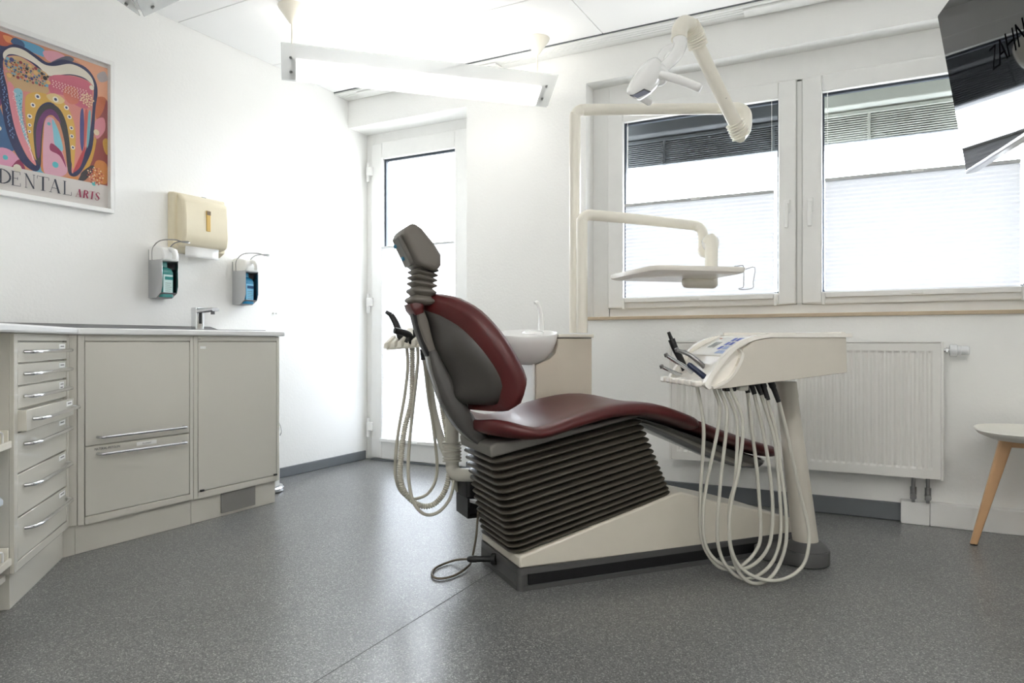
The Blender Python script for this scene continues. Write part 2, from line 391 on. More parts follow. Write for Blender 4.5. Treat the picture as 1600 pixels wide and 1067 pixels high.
# ------------------------------------------------------------ radiator
rd = thing('radiator', 'white ribbed panel radiator on the wall under the window', 'radiator', (-.40, 3.66, .222))
rm = M(); n = 0; prof = []
x = -.985
x0r, x1r = -1.005, .211; ny = 3.672
ribs = 36; pitch = (x1r - x0r - .05) / ribs
rings = []
pts = [(x0r, ny)]
for k in range(ribs):
    a = x0r + .025 + pitch * k
    pts += [(a + pitch * .06, ny), (a + pitch * .32, ny + .008), (a + pitch * .56, ny + .008), (a + pitch * .82, ny)]
pts.append((x1r, ny))
flat = [(p[0], ny) for p in pts]
rows = [[(p[0], p[1], .222) for p in flat], [(p[0], p[1], .262) for p in flat], [(p[0], p[1], .272) for p in pts], [(p[0], p[1], .788) for p in pts], [(p[0], p[1], .798) for p in flat], [(p[0], p[1], .832) for p in flat]]
rm.loft(rows, cap=False, closed=False)
build('front_panel', rm, RADM, rd, sharp=20)
bd_ = M(); bd_.box((x0r - .006, ny + .009, .220), (x1r + .006, 3.735, .834)); 
build('body', bd_, RADM, rd, bevel=.003)
build('side_cover', BX((x1r + .0005, ny - .004, .216), (x1r + .012, 3.74, .838)), RADM, rd, bevel=.003)
build('side_cover', BX((x0r - .012, ny - .004, .216), (x0r - .0005, 3.74, .838)), RADM, rd, bevel=.003)
build('top_grille', BX((x0r, ny - .002, .834), (x1r, 3.74, .841)), RADM, rd, bevel=.002)
for q in (-.9, .05): build('wall_bracket', BX((q, 3.735, .3), (q + .04, 3.7695, .8)), STEEL, rd)
v = M(); v.tube([(.223, 3.70, .80), (.245, 3.70, .80)], .009, 12); v.tube([(.232, 3.70, .80), (.240, 3.70, .80)], .014, 6); build('valve_stem', v, CHROME, rd)
v = M(); v.lathe([(.012, 0), (.026, .004), (.027, .03), (.022, .034), (.022, .044), (.020, .046), (.020, .074), (.016, .078), (0, .078)], (.243, 3.70, .80), 16, (1, 0, 0)); build('thermostat_head', v, mat('thermostat_white', (224, 226, 228), .25, coat=.4), rd)
for xx in (.105, .163):
    v = M(); v.tube([(xx, 3.705, .225), (xx, 3.705, .155)], .008, 12); v.tube([(xx, 3.705, .175), (xx, 3.705, .120)], .013, 12); v.tube([(xx, 3.67, .135), (xx, 3.74, .135)], .013, 12)
    v.tube([(xx, 3.705, .125), (xx, 3.705, .1055)], .007, 10)
    build('pipe_valve', v, STEEL, rd)
# ------------------------------------------------------------ pendant lamps: two acrylic wings in a V around a lit tube body
def pendant(p0, p1, label, t_cab, lit=1):
    p0, p1 = Vector(p0), Vector(p1); L = (p1 - p0).length; ang = math.atan2(p1.y - p0.y, p1.x - p0.x)
    o = thing('pendant_lamp', label, 'lamp', (p0.x, p0.y, 2.148), ang, 'V shaped pendant lamps')
    xf = lambda p: Vector((p0.x, p0.y, 2.148)) + Matrix.Rotation(ang, 3, 'Z') @ Vector(p)
    for s in (-1, 1):
        pl = M(xf); q = [(s * .008, .0), (s * .178, .112), (s * .1755, .1155), (s * .0055, .0035)]
        pl.prism(q, lambda p: (0, p[0], p[1]), lambda p: (L, p[0], p[1])); w = build('acrylic_wing', pl, ACRY, o)
        for t in (.045, L - .045):
            for k in (.045, .125):
                n = Vector((0, s * -.55, .835)) * -1
                c = Vector((t, s * (.008 + .17 * k / .2), .112 * k / .2))
                sc = M(xf); sc.lathe([(.007, -.004), (.007, .006), (.004, .008), (0, .008)], c, 12, (0, s * .55, -.835)); build('screw', sc, STEEL, w)
    tb = M(xf); q = [(-.012, .006), (.012, .006), (.104, .068), (.09, .078), (-.09, .078), (-.104, .068)]
    tb.prism(q, lambda p: (.07, p[0], p[1]), lambda p: (L - .07, p[0], p[1])); build('tube_body', tb, (PAPER, TUBE, TUBE_FILL)[lit], o)
    for t in (.058, L - .058):
        c = M(xf); c.prism([(-.012, .006), (.012, .006), (.104, .068), (.09, .082), (-.09, .082), (-.104, .068)], lambda p: (t - .012, p[0], p[1]), lambda p: (t + .012, p[0], p[1])); build('end_cap', c, WHITE, o)
    for t in t_cab:
        c = M(xf); c.tube([(t, 0, .07), (t, 0, CZ - 2.148 - .06)], .0045, 8); build('suspension_rod', c, CREAM, o)
        c = M(xf); c.lathe([(.008, -.09), (.014, -.085), (.066, -.012), (.07, -.001)], (t, 0, CZ - 2.148), 28); build('ceiling_cone', c, CREAM, o)
    return o
a1, b1 = (-2.6667, 2.5539, 2.1480), (-1.6729, 3.5510, 2.1480)
pendant(a1, b1, 'lit pendant strip lamp with frosted acrylic wings hanging near the balcony door', (.05, (Vector(b1) - Vector(a1)).length - .06))
e2_ = Vector((-2.6474, 1.7962, 2.1480)); d2_ = Vector((-(b1[1] - a1[1]), b1[0] - a1[0], 0)).normalized()
pendant(e2_ - d2_ * 1.35, e2_, 'pendant strip lamp of which only one acrylic wing tip shows above the poster', (.08, 1.27), 0)

ld_ = Vector((b1[0] - a1[0], b1[1] - a1[1], 0)).normalized()  # out-of-view copies of the pendant, added to brighten the near side
for cx0, cy0, lab in ((-.31, -.05, 'added unseen fill lamp, pendant type, over the middle of the room in front of the treatment chair'), (-.9, -1.1, 'added unseen fill lamp, pendant type, beside the front wall')):
    c_ = Vector((cx0, cy0, 2.148)); pendant(c_ - ld_ * .67, c_ + ld_ * .67, lab, (.05, 1.29), 2)
c_ = Vector((.87, .72, 2.148)); pendant(c_ - d2_ * .6, c_ + d2_ * .6, 'added unseen fill lamp, pendant type, beside the right wall near the television', (.05, 1.15), 2)  # also an added, unseen fill lamp
# ------------------------------------------------------------ left wall: poster
po = thing('framed_poster', 'framed poster of a colourful patterned tooth reading DENTAL ARTS', 'poster', (LX + .01, 1.815, 1.453))
pf = M(); y0, y1, z0, z1 = 1.555, 2.077, 1.453, 2.181
for a, b in (((y0, z0), (y1, z0 + .02)), ((y0, z1 - .02), (y1, z1)), ((y0, z0 + .02), (y0 + .02, z1 - .02)), ((y1 - .02, z0 + .02), (y1, z1 - .02))):
    pf.box((LX, a[0], a[1]), (LX + .032, b[0], b[1]))
build('frame', pf, WHITE, po, bevel=.002)
build('backing', BX((LX, y0 + .01, z0 + .01), (LX + .010, y1 - .01, z1 - .01)), mat('poster_paper', (214, 208, 204), .8), po)
build('pane', BX((LX + .020, y0 + .015, z0 + .015), (LX + .022, y1 - .015, z1 - .015)), PICGLASS, po)
ART = {}
def ink(c):
    if c not in ART: ART[c] = mat('print_%d_%d_%d' % c, c, .75)
    return ART[c]
prt = M(); pm = []
def shape(c, pts, smooth=True):
    m = ink(c)
    if m not in pm: pm.append(m)
    prt.mi = pm.index(m); shape.x += .00002
    q = [(LX + .0101 + shape.x, max(1.577, min(2.055, p[0])), max(1.4732, min(2.16, p[1]))) for p in pts]
    if smooth: q = cr(q, 4, True); q = [(p[0], max(1.577, min(2.055, p[1])), max(1.584, min(2.145, p[2]))) for p in q]
    prt.add(q, [tuple(range(len(q)))])
shape.x = 0
def dot(c, p, r, n=10): shape(c, [(p[0] + r * math.cos(2 * math.pi * k / n), p[1] + r * math.sin(2 * math.pi * k / n)) for k in range(n)], False)
shape((206, 142, 112), [(1.577, 1.584), (2.056, 1.584), (2.056, 2.145), (1.577, 2.145)], False)
ARTSHAPES = [
((62,98,140), [(1.5822, 1.8347),(1.6132, 1.7710),(1.6465, 1.6790),(1.6381, 1.6494),(1.5822, 1.6451)]),
((116,62,112), [(1.5822, 1.8979),(1.5952, 1.9111),(1.6017, 1.8496),(1.5822, 1.8166)]),
((52,58,98), [(1.5822, 2.0874),(1.6381, 2.1176),(1.6215, 2.0565),(1.5968, 2.0023),(1.6050, 1.8869),(1.5822, 1.8708)]),
((196,96,72), [(1.5822, 2.1416),(1.6381, 2.1405),(1.6566, 2.1199),(1.6132, 2.0881),(1.5822, 2.0920)]),
((226,150,96), [(1.6050, 2.1323),(1.6398, 2.1347),(1.6381, 2.1121),(1.6165, 2.1094)]),
((98,160,196), [(1.6465, 2.1318),(1.6934, 2.1403),(1.7640, 2.1345),(1.7721, 2.0994),(1.7152, 2.1015),(1.6677, 2.1083)]),
((60,92,132), [(1.6340, 2.1160),(1.6507, 2.1389),(1.6805, 2.1335),(1.6891, 2.1135),(1.6592, 2.1052)]),
((222,158,172), [(1.7640, 2.1212),(1.8160, 2.1402),(1.8592, 2.1305),(1.8234, 2.0935),(1.7821, 2.0886)]),
((96,96,112), [(1.7912, 2.0774),(1.8611, 2.1351),(1.8975, 2.1343),(1.8802, 2.1105),(1.8234, 2.0751)]),
((226,164,132), [(1.8946, 2.1372),(1.9687, 2.1435),(2.0564, 2.1391),(2.0564, 1.9948),(2.0115, 1.9913),(2.0043, 2.0522),(1.9687, 2.1062)]),
((172,160,160), [(2.0043, 2.0980),(2.0406, 2.1255),(2.0564, 2.0896),(2.0198, 2.0694)]),
((150,78,78), [(2.0095, 1.9724),(2.0564, 1.9865),(2.0564, 1.8061),(2.0013, 1.8154),(2.0043, 1.8996)]),
((196,110,76), [(2.0013, 1.9851),(2.0459, 1.9988),(2.0302, 1.9274),(1.9992, 1.8931)]),
((150,74,68), [(1.9890, 1.7920),(2.0564, 1.8112),(2.0564, 1.5843),(1.9687, 1.6277),(1.9487, 1.6785)]),
((216,140,150), [(1.9951, 1.8747),(2.0364, 1.9036),(2.0427, 1.8468),(2.0013, 1.7951)]),
((206,158,72), [(1.9748, 1.7399),(1.9910, 1.7945),(2.0013, 1.7849),(1.9809, 1.6888),(1.9467, 1.6170),(1.9437, 1.6524)]),
((206,158,72), [(2.0323, 1.7948),(2.0564, 1.8061),(2.0564, 1.7339),(2.0385, 1.7502)]),
((210,136,74), [(1.9992, 1.6900),(2.0511, 1.6863),(2.0511, 1.5936),(1.9890, 1.6066)]),
((70,66,70), [(1.9348, 1.6255),(1.9788, 1.6651),(1.9910, 1.6526),(1.9507, 1.5917),(1.9151, 1.5746),(1.9269, 1.6068)]),
((214,150,176), [(1.5822, 1.6469),(1.6298, 1.6548),(1.6694, 1.6180),(1.6398, 1.5837),(1.5822, 1.5747)]),
((140,52,84), [(1.6365, 1.5811),(1.6677, 1.6222),(1.6908, 1.5800),(1.6381, 1.5613)]),
((108,168,190), [(1.7152, 1.5740),(1.7550, 1.6156),(1.7721, 1.5860),(1.7505, 1.5720)]),
((208,136,78), [(1.7595, 1.7735),(1.7721, 1.8150),(1.7957, 1.5910),(1.9092, 1.6002),(1.8995, 1.5784),(1.7685, 1.5805),(1.7559, 1.6586)]),
((46,50,88), [(1.5985, 2.0572),(1.6381, 2.1056),(1.6891, 2.1107),(1.7416, 2.0923),(1.7866, 2.0787),(1.8422, 2.1127),(1.8898, 2.1198),(1.9507, 2.1151),(1.9910, 2.0783),(2.0074, 2.0227),(1.9972, 1.9382),(1.9910, 1.8351),(1.9809, 1.7414),(1.9507, 1.6619),(1.9190, 1.6092),(1.8898, 1.5952),(1.8706, 1.6167),(1.8687, 1.7045),(1.8592, 1.8000),(1.8422, 1.8587),(1.8188, 1.8937),(1.7912, 1.8951),(1.7640, 1.8680),(1.7469, 1.8081),(1.7514, 1.7144),(1.7559, 1.6348),(1.7452, 1.5917),(1.7152, 1.5871),(1.6719, 1.6186),(1.6340, 1.6851),(1.6091, 1.7699),(1.5952, 1.8839),(1.5936, 1.9830)]),
((214,140,130), [(1.6091, 2.0356),(1.6550, 2.0630),(1.7064, 2.0572),(1.7595, 2.0283),(1.7884, 2.0189),(1.8802, 2.0544),(1.9487, 2.0573),(1.9869, 2.0344),(1.9849, 1.9549),(1.9728, 1.8302),(1.9527, 1.7346),(1.9229, 1.6578),(1.8946, 1.6120),(1.8869, 1.6300),(1.8946, 1.7601),(1.8850, 1.8463),(1.8516, 1.9151),(1.7957, 1.9349),(1.7416, 1.9277),(1.7064, 1.8811),(1.6934, 1.7932),(1.7064, 1.7032),(1.7327, 1.6267),(1.7310, 1.6113),(1.6977, 1.6431),(1.6583, 1.7263),(1.6331, 1.8315),(1.6198, 1.9189),(1.6066, 1.9784)]),
((222,214,200), [(1.6066, 2.0602),(1.6381, 2.0928),(1.6805, 2.0992),(1.7239, 2.0840),(1.7685, 2.0657),(1.8142, 2.0739),(1.8802, 2.1065),(1.9387, 2.1030),(1.9788, 2.0763),(1.9910, 2.0357),(1.9738, 2.0504),(1.9387, 2.0650),(1.8802, 2.0593),(1.8142, 2.0314),(1.7821, 2.0225),(1.7416, 2.0506),(1.6977, 2.0634),(1.6550, 2.0667),(1.6256, 2.0580),(1.6083, 2.0335)]),
((200,164,122), [(1.6099, 2.0323),(1.6634, 2.0642),(1.7239, 2.0445),(1.7866, 2.0222),(1.7866, 1.9455),(1.7152, 1.9251),(1.6634, 1.9227),(1.6265, 1.9375),(1.6116, 1.9892)]),
((200,104,124), [(1.7939, 2.0208),(1.8802, 2.0515),(1.9567, 2.0529),(1.9829, 2.0149),(1.9647, 1.9307),(1.9092, 1.9243),(1.8516, 1.9541),(1.7939, 1.9497)]),
((208,120,104), [(1.8611, 1.9962),(1.9092, 2.0017),(1.9190, 1.9451),(1.8802, 1.9236),(1.8516, 1.9541)]),
((220,140,150), [(1.6231, 1.9337),(1.6465, 1.9257),(1.6634, 1.8404),(1.6822, 1.7529),(1.7152, 1.6660),(1.7310, 1.6169),(1.7064, 1.6395),(1.6651, 1.7114),(1.6398, 1.7968)]),
((140,190,204), [(1.6465, 1.9165),(1.6805, 1.9179),(1.6779, 1.8261),(1.6951, 1.7377),(1.7169, 1.6776),(1.6908, 1.7161),(1.6694, 1.7866),(1.6566, 1.8569)]),
((212,168,84), [(1.6960, 1.9060),(1.7416, 1.9333),(1.7957, 1.9359),(1.8516, 1.9229),(1.8898, 1.8673),(1.9053, 1.7925),(1.9014, 1.6925),(1.8946, 1.6297),(1.8754, 1.7159),(1.8658, 1.8018),(1.8422, 1.8733),(1.7957, 1.9061),(1.7505, 1.8735),(1.7283, 1.8029),(1.7327, 1.7098),(1.7372, 1.6334),(1.7152, 1.6772),(1.6977, 1.7571),(1.6908, 1.8391)]),
((222,196,140), [(1.7775, 1.9312),(1.8160, 1.9508),(1.8563, 1.9341),(1.8375, 1.9109),(1.8003, 1.9094)]),
((64,62,64), [(1.7327, 1.6513),(1.7239, 1.7452),(1.7283, 1.8029),(1.7461, 1.8599),(1.7821, 1.8934),(1.8281, 1.8926),(1.8611, 1.8396),(1.8783, 1.7461),(1.8859, 1.6249),(1.8706, 1.6216),(1.8592, 1.7218),(1.8440, 1.7940),(1.8234, 1.8428),(1.7912, 1.8472),(1.7694, 1.8143),(1.7604, 1.7357),(1.7559, 1.6567),(1.7461, 1.6146)]),
((112,58,110), [(1.7398, 1.6529),(1.7345, 1.7480),(1.7434, 1.8071),(1.7667, 1.8554),(1.7957, 1.8763),(1.8234, 1.8631),(1.8403, 1.8242),(1.8253, 1.8336),(1.8003, 1.8517),(1.7793, 1.8361),(1.7613, 1.7930),(1.7541, 1.7246),(1.7505, 1.6573)]),
((216,164,180), [(1.7712, 1.8100),(1.7866, 1.8372),(1.8095, 1.8341),(1.8234, 1.7905),(1.8516, 1.6809),(1.8687, 1.6163),(1.8422, 1.5853),(1.7957, 1.5757),(1.7667, 1.5925),(1.7631, 1.6793),(1.7667, 1.7564)]),
((130,192,206), [(1.8012, 1.8308),(1.8160, 1.8175),(1.8346, 1.7741),(1.8497, 1.7097),(1.8328, 1.6988),(1.8123, 1.7258),(1.8068, 1.7745)]),
((146,48,88), [(1.7994, 1.7245),(1.8422, 1.6962),(1.8630, 1.6297),(1.8346, 1.6769),(1.7939, 1.6924)]),
((70,74,130), [(1.9269, 1.8977),(1.9407, 1.9117),(1.9447, 1.7827),(1.9348, 1.7203),(1.9249, 1.7777)]),
((196,92,84), [(1.9467, 1.9034),(1.9607, 1.9074),(1.9527, 1.7847),(1.9427, 1.7322)]),
((120,180,190), [(1.9627, 1.8979),(1.9748, 1.9115),(1.9687, 1.7888),(1.9567, 1.7456)]),
((184,70,76), [(1.9407, 1.7317),(1.9507, 1.7341),(1.9269, 1.6487),(1.8946, 1.6139),(1.8995, 1.6328)]),
]
for c, pts in ARTSHAPES: shape(c, pts)
U_ = .337 / 1000   # rough metres per crop pixel on the wall is set by the helper below
def px(p, q): return (Vector((p[0], p[1])) - Vector((q[0], q[1]))).length
unit = px((1.5887, 1.8185), (1.6719, 1.8429)) / 100
for p, r in (((1.7416, 1.9144),14),((1.7222, 1.8717),12),((1.7090, 1.8191),12),((1.7090, 1.7807),9),((1.7082, 1.7524),8),((1.8169, 1.9250),15),((1.8639, 1.9021),13),((1.8773, 1.8638),12),((1.8859, 1.8150),11),((1.8879, 1.7781),11),((1.8927, 1.7280),11)):
    dot((232,226,212), p, r * unit); dot((60,72,112), p, r * .5 * unit)
for p, r, c in (((1.8160, 1.6320),16,(92,186,192)),((1.7884, 1.8080),9,(110,178,188)),((1.6132, 1.6180),12,(92,186,192)),((1.6600, 1.5826),20,(214,206,190)),((2.0013, 1.8256),16,(224,206,176)),((1.5887, 1.7353),12,(222,214,200)),((1.9890, 1.5813),12,(92,186,192)),((1.9788, 2.0288),13,(224,214,196))): dot(c, p, r * unit)
rng = random.Random(3); a0, c0 = Vector((1.6099, 2.0359)), Vector((1.7866, 1.9436))
PAL = [(70,104,146),(64,60,64),(120,176,196),(196,110,80),(226,182,120),(150,70,76),(222,150,150),(84,82,130),(110,150,140)]
PATCH = ARTSHAPES[[q[0] for q in ARTSHAPES].index((200,164,122))][1]
def inside(p, poly):
    r = False
    for (x0, y0_), (x1, y1_) in zip(poly, poly[1:] + poly[:1]):
        if (y0_ > p[1]) != (y1_ > p[1]) and p[0] < (x1 - x0) * (p[1] - y0_) / (y1_ - y0_) + x0: r = not r
    return r
cnt = 0; done_ = []
for _ in range(4000):
    p = (a0[0] + (c0[0] - a0[0]) * rng.random(), a0[1] + (c0[1] + .02 - a0[1]) * rng.random() + .004); r = rng.choice((4, 5, 6, 8, 11)) * unit
    if inside(p, PATCH) and all(math.hypot(p[0] - q[0], p[1] - q[1]) > (r + q[2]) * .95 for q in done_):
        done_.append((*p, r)); dot(PAL[cnt % 9], p, r, 9); cnt += 1
b0, d0 = Vector((1.7957, 2.0089)), Vector((1.9637, 1.9485))
for i in range(12):
    for j in range(7):
        u = (i + .5 + .3 * (j % 2)) / 12.5; v_ = (j + .5) / 7
        if v_ > .5 + .6 * u: continue
        dot((240,206,200), (b0[0] + (d0[0] - b0[0]) * u + .001 * rng.random(), b0[1] + (d0[1] - b0[1]) * v_), 3.6 * unit, 6)
g0 = Vector((1.9567, 1.9645)); g1 = Vector((1.9941, 1.6178))
for k in range(26):
    a = k * 2.4; r = 7 * math.sqrt(k)
    dot((236,204,168), (g0[0] + r * unit * math.cos(a), g0[1] + r * unit * math.sin(a)), 5.2 * unit, 7)
for k in range(46):
    a = k * 2.4; r = 7 * math.sqrt(k)
    dot(((230,150,120),(240,214,180),(176,70,70))[k % 3], (g1[0] + r * unit * math.cos(a), g1[1] + r * unit * math.sin(a)), 4.4 * unit, 7)
l0, l1 = Vector((1.5952, 1.9836)), Vector((1.6281, 1.7020))
for k in range(60):
    u = k / 60; w_ = rng.random() * 26 - 10
    dot((120,150,196), (l0[0] + (l1[0] - l0[0]) * u ** 1.3 * 1.3 + w_ * unit * .8, l0[1] + (l1[1] - l0[1]) * u), 3 * unit, 6)
s0, s1 = Vector((1.6365, 1.9059)), Vector((1.7239, 1.6276))
for k in range(90):
    u = k / 90; w_ = rng.random() * 44 * (1 - u) - 4
    dot(((240,214,214),(60,110,140))[int(w_ > 16)], (s0[0] + (s1[0] - s0[0]) * u ** 1.2 + w_ * unit, s0[1] + (s1[1] - s0[1]) * u), 2.6 * unit, 6)
# lettering, drawn as thick and thin strokes with serifs
def stroke(c, pts, w0, w1=None):
    w1 = w0 if w1 is None else w1
    a, b = Vector(pts[0]), Vector(pts[1]); d = (b - a).normalized(); n = Vector((-d.y, d.x))
    shape(c, [tuple(a - n * w0 / 2), tuple(a + n * w0 / 2), tuple(b + n * w1 / 2), tuple(b - n * w1 / 2)], False)
def glyph(c, ch, y, z, w, h, sl=0.0, bold=.17):
    T, t = w * bold, h * .035
    P = lambda u, v_: (y + w * u + sl * h * v_, z + h * v_)
    def s(a, b, k): stroke(c, [P(*a), P(*b)], k)
    def serif(u, v_, l=.16): s((u - l, v_), (u + l, v_), t)
    if ch == 'E': s((.16, 0), (.16, 1), T); s((0, 0), (.9, 0), t); s((0, 1), (.86, 1), t); s((.16, .52), (.62, .52), t); s((.9, 0), (.9, .22), t); s((.86, .8), (.86, 1), t); s((.62, .42), (.62, .62), t)
    if ch == 'N': s((.12, 0), (.12, 1), t); s((.88, 0), (.88, 1), t); s((.1, 1), (.88, 0), T * .95); serif(.12, 0, .12); serif(.06, 1, .12); serif(.88, 1, .12)
    if ch == 'T': s((.5, 0), (.5, 1), T); s((0, 1), (1, 1), t); s((0, .8), (0, 1), t); s((1, .8), (1, 1), t); serif(.5, 0, .2)
    if ch == 'A': s((.12, 0), (.5, 1), t); s((.5, 1), (.86, 0), T); s((.24, .33), (.7, .33), t); serif(.12, 0, .12); serif(.86, 0, .14)
    if ch == 'L': s((.2, 0), (.2, 1), T); s((0, 0), (.95, 0), t); s((.95, 0), (.95, .26), t); serif(.2, 1, .18)
    if ch == 'D':
        s((.14, 0), (.14, 1), T); q = [P(.14 + .8 * math.sin(math.pi * k / 10), .5 - .5 * math.cos(math.pi * k / 10)) for k in range(11)]
        for k in range(10): stroke(c, [q[k], q[k + 1]], t + (T - t) * math.sin(math.pi * (k + .5) / 10))
    if ch == 'R':
        s((.18, 0), (.18, 1), T); s((.5, .5), (.9, 0), T); q = [P(.18 + .6 * math.sin(math.pi * k / 6), .75 - .25 * math.cos(math.pi * k / 6)) for k in range(7)]
        for k in range(6): stroke(c, [q[k], q[k + 1]], t + (T - t) * math.sin(math.pi * (k + .5) / 6))
        serif(.18, 0)
    if ch == 'S':
        q = [P(u, v_) for u, v_ in ((.85, .78), (.7, .98), (.4, 1), (.18, .82), (.3, .6), (.65, .42), (.85, .2), (.65, .0), (.3, .0), (.12, .22))]
        for k in range(9): stroke(c, [q[k], q[k + 1]], t + (T - t) * (1 if 3 <= k <= 5 else .25))
DK = (58, 62, 74); MG = (150, 44, 76)
for ch, y, w in (('D', 1.585, .046), ('E', (1.6319, 1.5232)[0], (1.6716, 1.5230)[0] - (1.6319, 1.5232)[0]), ('N', (1.6846, 1.5256)[0], (1.7264, 1.5339)[0] - (1.6846, 1.5256)[0]),
                 ('T', (1.7350, 1.5273)[0], (1.7829, 1.5367)[0] - (1.7350, 1.5273)[0]), ('A', (1.7845, 1.5242)[0], (1.8338, 1.5295)[0] - (1.7845, 1.5242)[0]), ('L', (1.8434, 1.5313)[0], (1.8827, 1.5345)[0] - (1.8434, 1.5313)[0])):
    glyph(DK, ch, y, 1.505, w, .060)
for ch, a, b in (('A', (1.8986, 1.5156)[0], (1.9269, 1.5164)[0]), ('R', (1.9322, 1.5173)[0], (1.9587, 1.5178)[0]), ('T', (1.9600, 1.5225)[0], (1.9870, 1.5229)[0]), ('S', (1.9857, 1.5227)[0], (2.0121, 1.5275)[0])):
    glyph(MG, ch, a, 1.505, (b - a) * .95, .036, .14, .30)
build('print', prt, pm, po, sharp=180, weld=False)

# ------------------------------------------------------------ left wall: towel dispenser and two soap dispensers
td = thing('towel_dispenser', 'yellowed ivory paper towel dispenser above the sink', 'dispenser', (LX, 2.575, 1.30))
yA, yB = 2.378, 2.700
prof = [(0, .31), (.055, .315), (.098, .28), (.108, .20), (.110, .10), (.098, .055), (.088, .045), (0, .02)]
tm = M(); tm.prism(prof, lambda p: (LX + p[0], yA + .02, 1.298 + p[1]), lambda p: (LX + p[0], yB - .02, 1.298 + p[1]))
build('cover', tm, TOWELCASE, td, bevel=.014, seg=3)
tm = M(); tm.prism([(0, .32), (.012, .322), (.05, .318), (.05, .03), (.012, .008), (0, .008)], lambda p: (LX + p[0], yA, 1.297 + p[1]), lambda p: (LX + p[0], yB, 1.297 + p[1]))
build('back_plate', tm, TOWELCASE, td, bevel=.008, seg=3)
build('sight_window', BX((LX + .1045, 2.530, 1.425), (LX + .1125, 2.556, 1.535)), AMBER, td, bevel=.003, label='amber upright sight window')
build('window_notch', BX((LX + .1125, 2.531, 1.512), (LX + .1132, 2.555, 1.533)), mat('brown_notch', (112, 92, 66), .5), td)
tw = M(); r_ = [[(LX + .078 - .006 * math.sin(q), y, 1.355 - q * .03) for y in (2.430, 2.51, 2.59, 2.635)] for q in (0, .5, 1.2, 1.9, 2.4)]
tw.loft(r_, cap=False, closed=False)
o = build('paper_towel', tw, PAPER, label='white paper towel hanging from the ivory dispenser slot', cat='paper towel')
mo = o.modifiers.new('thick', 'SOLIDIFY'); mo.thickness = .002
def soap(y, z, lab, liq, lablab):
    d = thing('soap_dispenser', lab, 'dispenser', (LX, y, z), 0, 'soap dispensers')
    q = [(0, 0), (.06, 0), (.098, .025), (.108, .06), (.108, .20), (.090, .245), (0, .245)]
    for s in (-1, 1):
        m = M(); m.prism(q, lambda p: (LX + p[0], y + s * .044, z + p[1]), lambda p: (LX + p[0], y + s * .0455, z + p[1])); build('side_plate', m, ALU, d)
    m = M(); m.box((LX, y - .044, z), (LX + .003, y + .044, z + .245)); m.prism([(0, 0), (.06, 0), (.098, .025), (.098, .027), (.06, .002), (0, .002)], lambda p: (LX + p[0], y - .044, z + p[1]), lambda p: (LX + p[0], y + .044, z + p[1]))
    build('back_plate', m, STEELD, d)
    m = M(); m.prism([(0, .185), (.110, .185), (.118, .21), (.105, .25), (.03, .268), (0, .262)], lambda p: (LX + p[0], y - .046, z + p[1]), lambda p: (LX + p[0], y + .046, z + p[1])); build('pump_head', m, WHITE, d, bevel=.008)
    m = M(); m.tube(cr([(LX + .10, y, z + .245), (LX + .128, y, z + .238), (LX + .142, y, z + .215), (LX + .140, y, z + .195)], 4), .012, 10); build('spout', m, WHITE, d)
    m = M(); m.tube(cr([(LX + .03, y - .045, z + .19), (LX + .035, y - .045, z + .25), (LX + .09, y - .042, z + .285), (LX + .19, y - .035, z + .283), (LX + .225, y - .02, z + .272), (LX + .225, y + .02, z + .272), (LX + .19, y + .035, z + .283), (LX + .09, y + .042, z + .285), (LX + .035, y + .045, z + .25), (LX + .03, y + .045, z + .19)], 5), .003, 8)
    build('lever', m, STEEL, d, label='bent wire elbow lever')
    m = M(); m.lathe([(.036, 0), (.038, .004), (.038, .125), (.030, .145), (.016, .155), (.014, .178)], (LX + .052, y, z + .004), 20)
    b_ = thing('soap_bottle', lablab, 'bottle', (LX + .052, y, z + .004), 0)
    mm = M(lambda p: p)
    for w in m.v: pass
    # squarish bottle
    sq = [[(LX + .054 + p[0], y + p[1], z + .004 + h) for p in rrect(k, k, k * .35)] for k, h in ((.034, 0), (.036, .004), (.036, .125), (.030, .142), (.015, .152), (.013, .178))]
    build('body', M().loft(sq), liq, b_)
    build('paper_label', BX((LX + .0903, y - .026, z + .022), (LX + .0909, y + .026, z + .118)), mat('label_' + liq.name, (206, 232, 230) if liq is TEAL else (120, 190, 224), .6), b_)
    build('label_band', BX((LX + .0909, y - .018, z + .092), (LX + .0913, y + .026, z + .108)), mat('band_' + liq.name, (40, 140, 136) if liq is TEAL else (28, 74, 120), .6), b_)
    lm = M()
    for k in range(5): lm.box((LX + .0909, y - .016, z + .034 + .010 * k), (LX + .0912, y + .012 + .004 * (k % 3), z + .036 + .010 * k))
    build('label_print', lm, INK, b_)
    return d
soap(2.318, 1.060, 'aluminium soap dispenser with a teal bottle left of the towel dispenser', TEAL, 'teal soap bottle inside the left wall dispenser')
soap(2.835, 1.050, 'aluminium soap dispenser with a bright blue bottle right of the towel dispenser', CYAN, 'bright blue disinfectant bottle inside the right wall dispenser')
hk = M(); hk.box((LX, 2.585, 1.606), (LX + .004, 2.612, 1.628)); build('clear_hook', hk, CLEARP, label='tiny clear plate on the wall above the towel dispenser', cat='hook')
hk = M(); hk.tube([(LX, 3.09, 1.012), (LX + .012, 3.09, 1.012)], .006, 10); hk.tube([(LX, 3.115, 1.012), (LX + .010, 3.115, 1.012)], .004, 8); build('wall_plug', hk, WHITE, label='pair of tiny white plugs in the wall right of the counter', cat='wall plug')

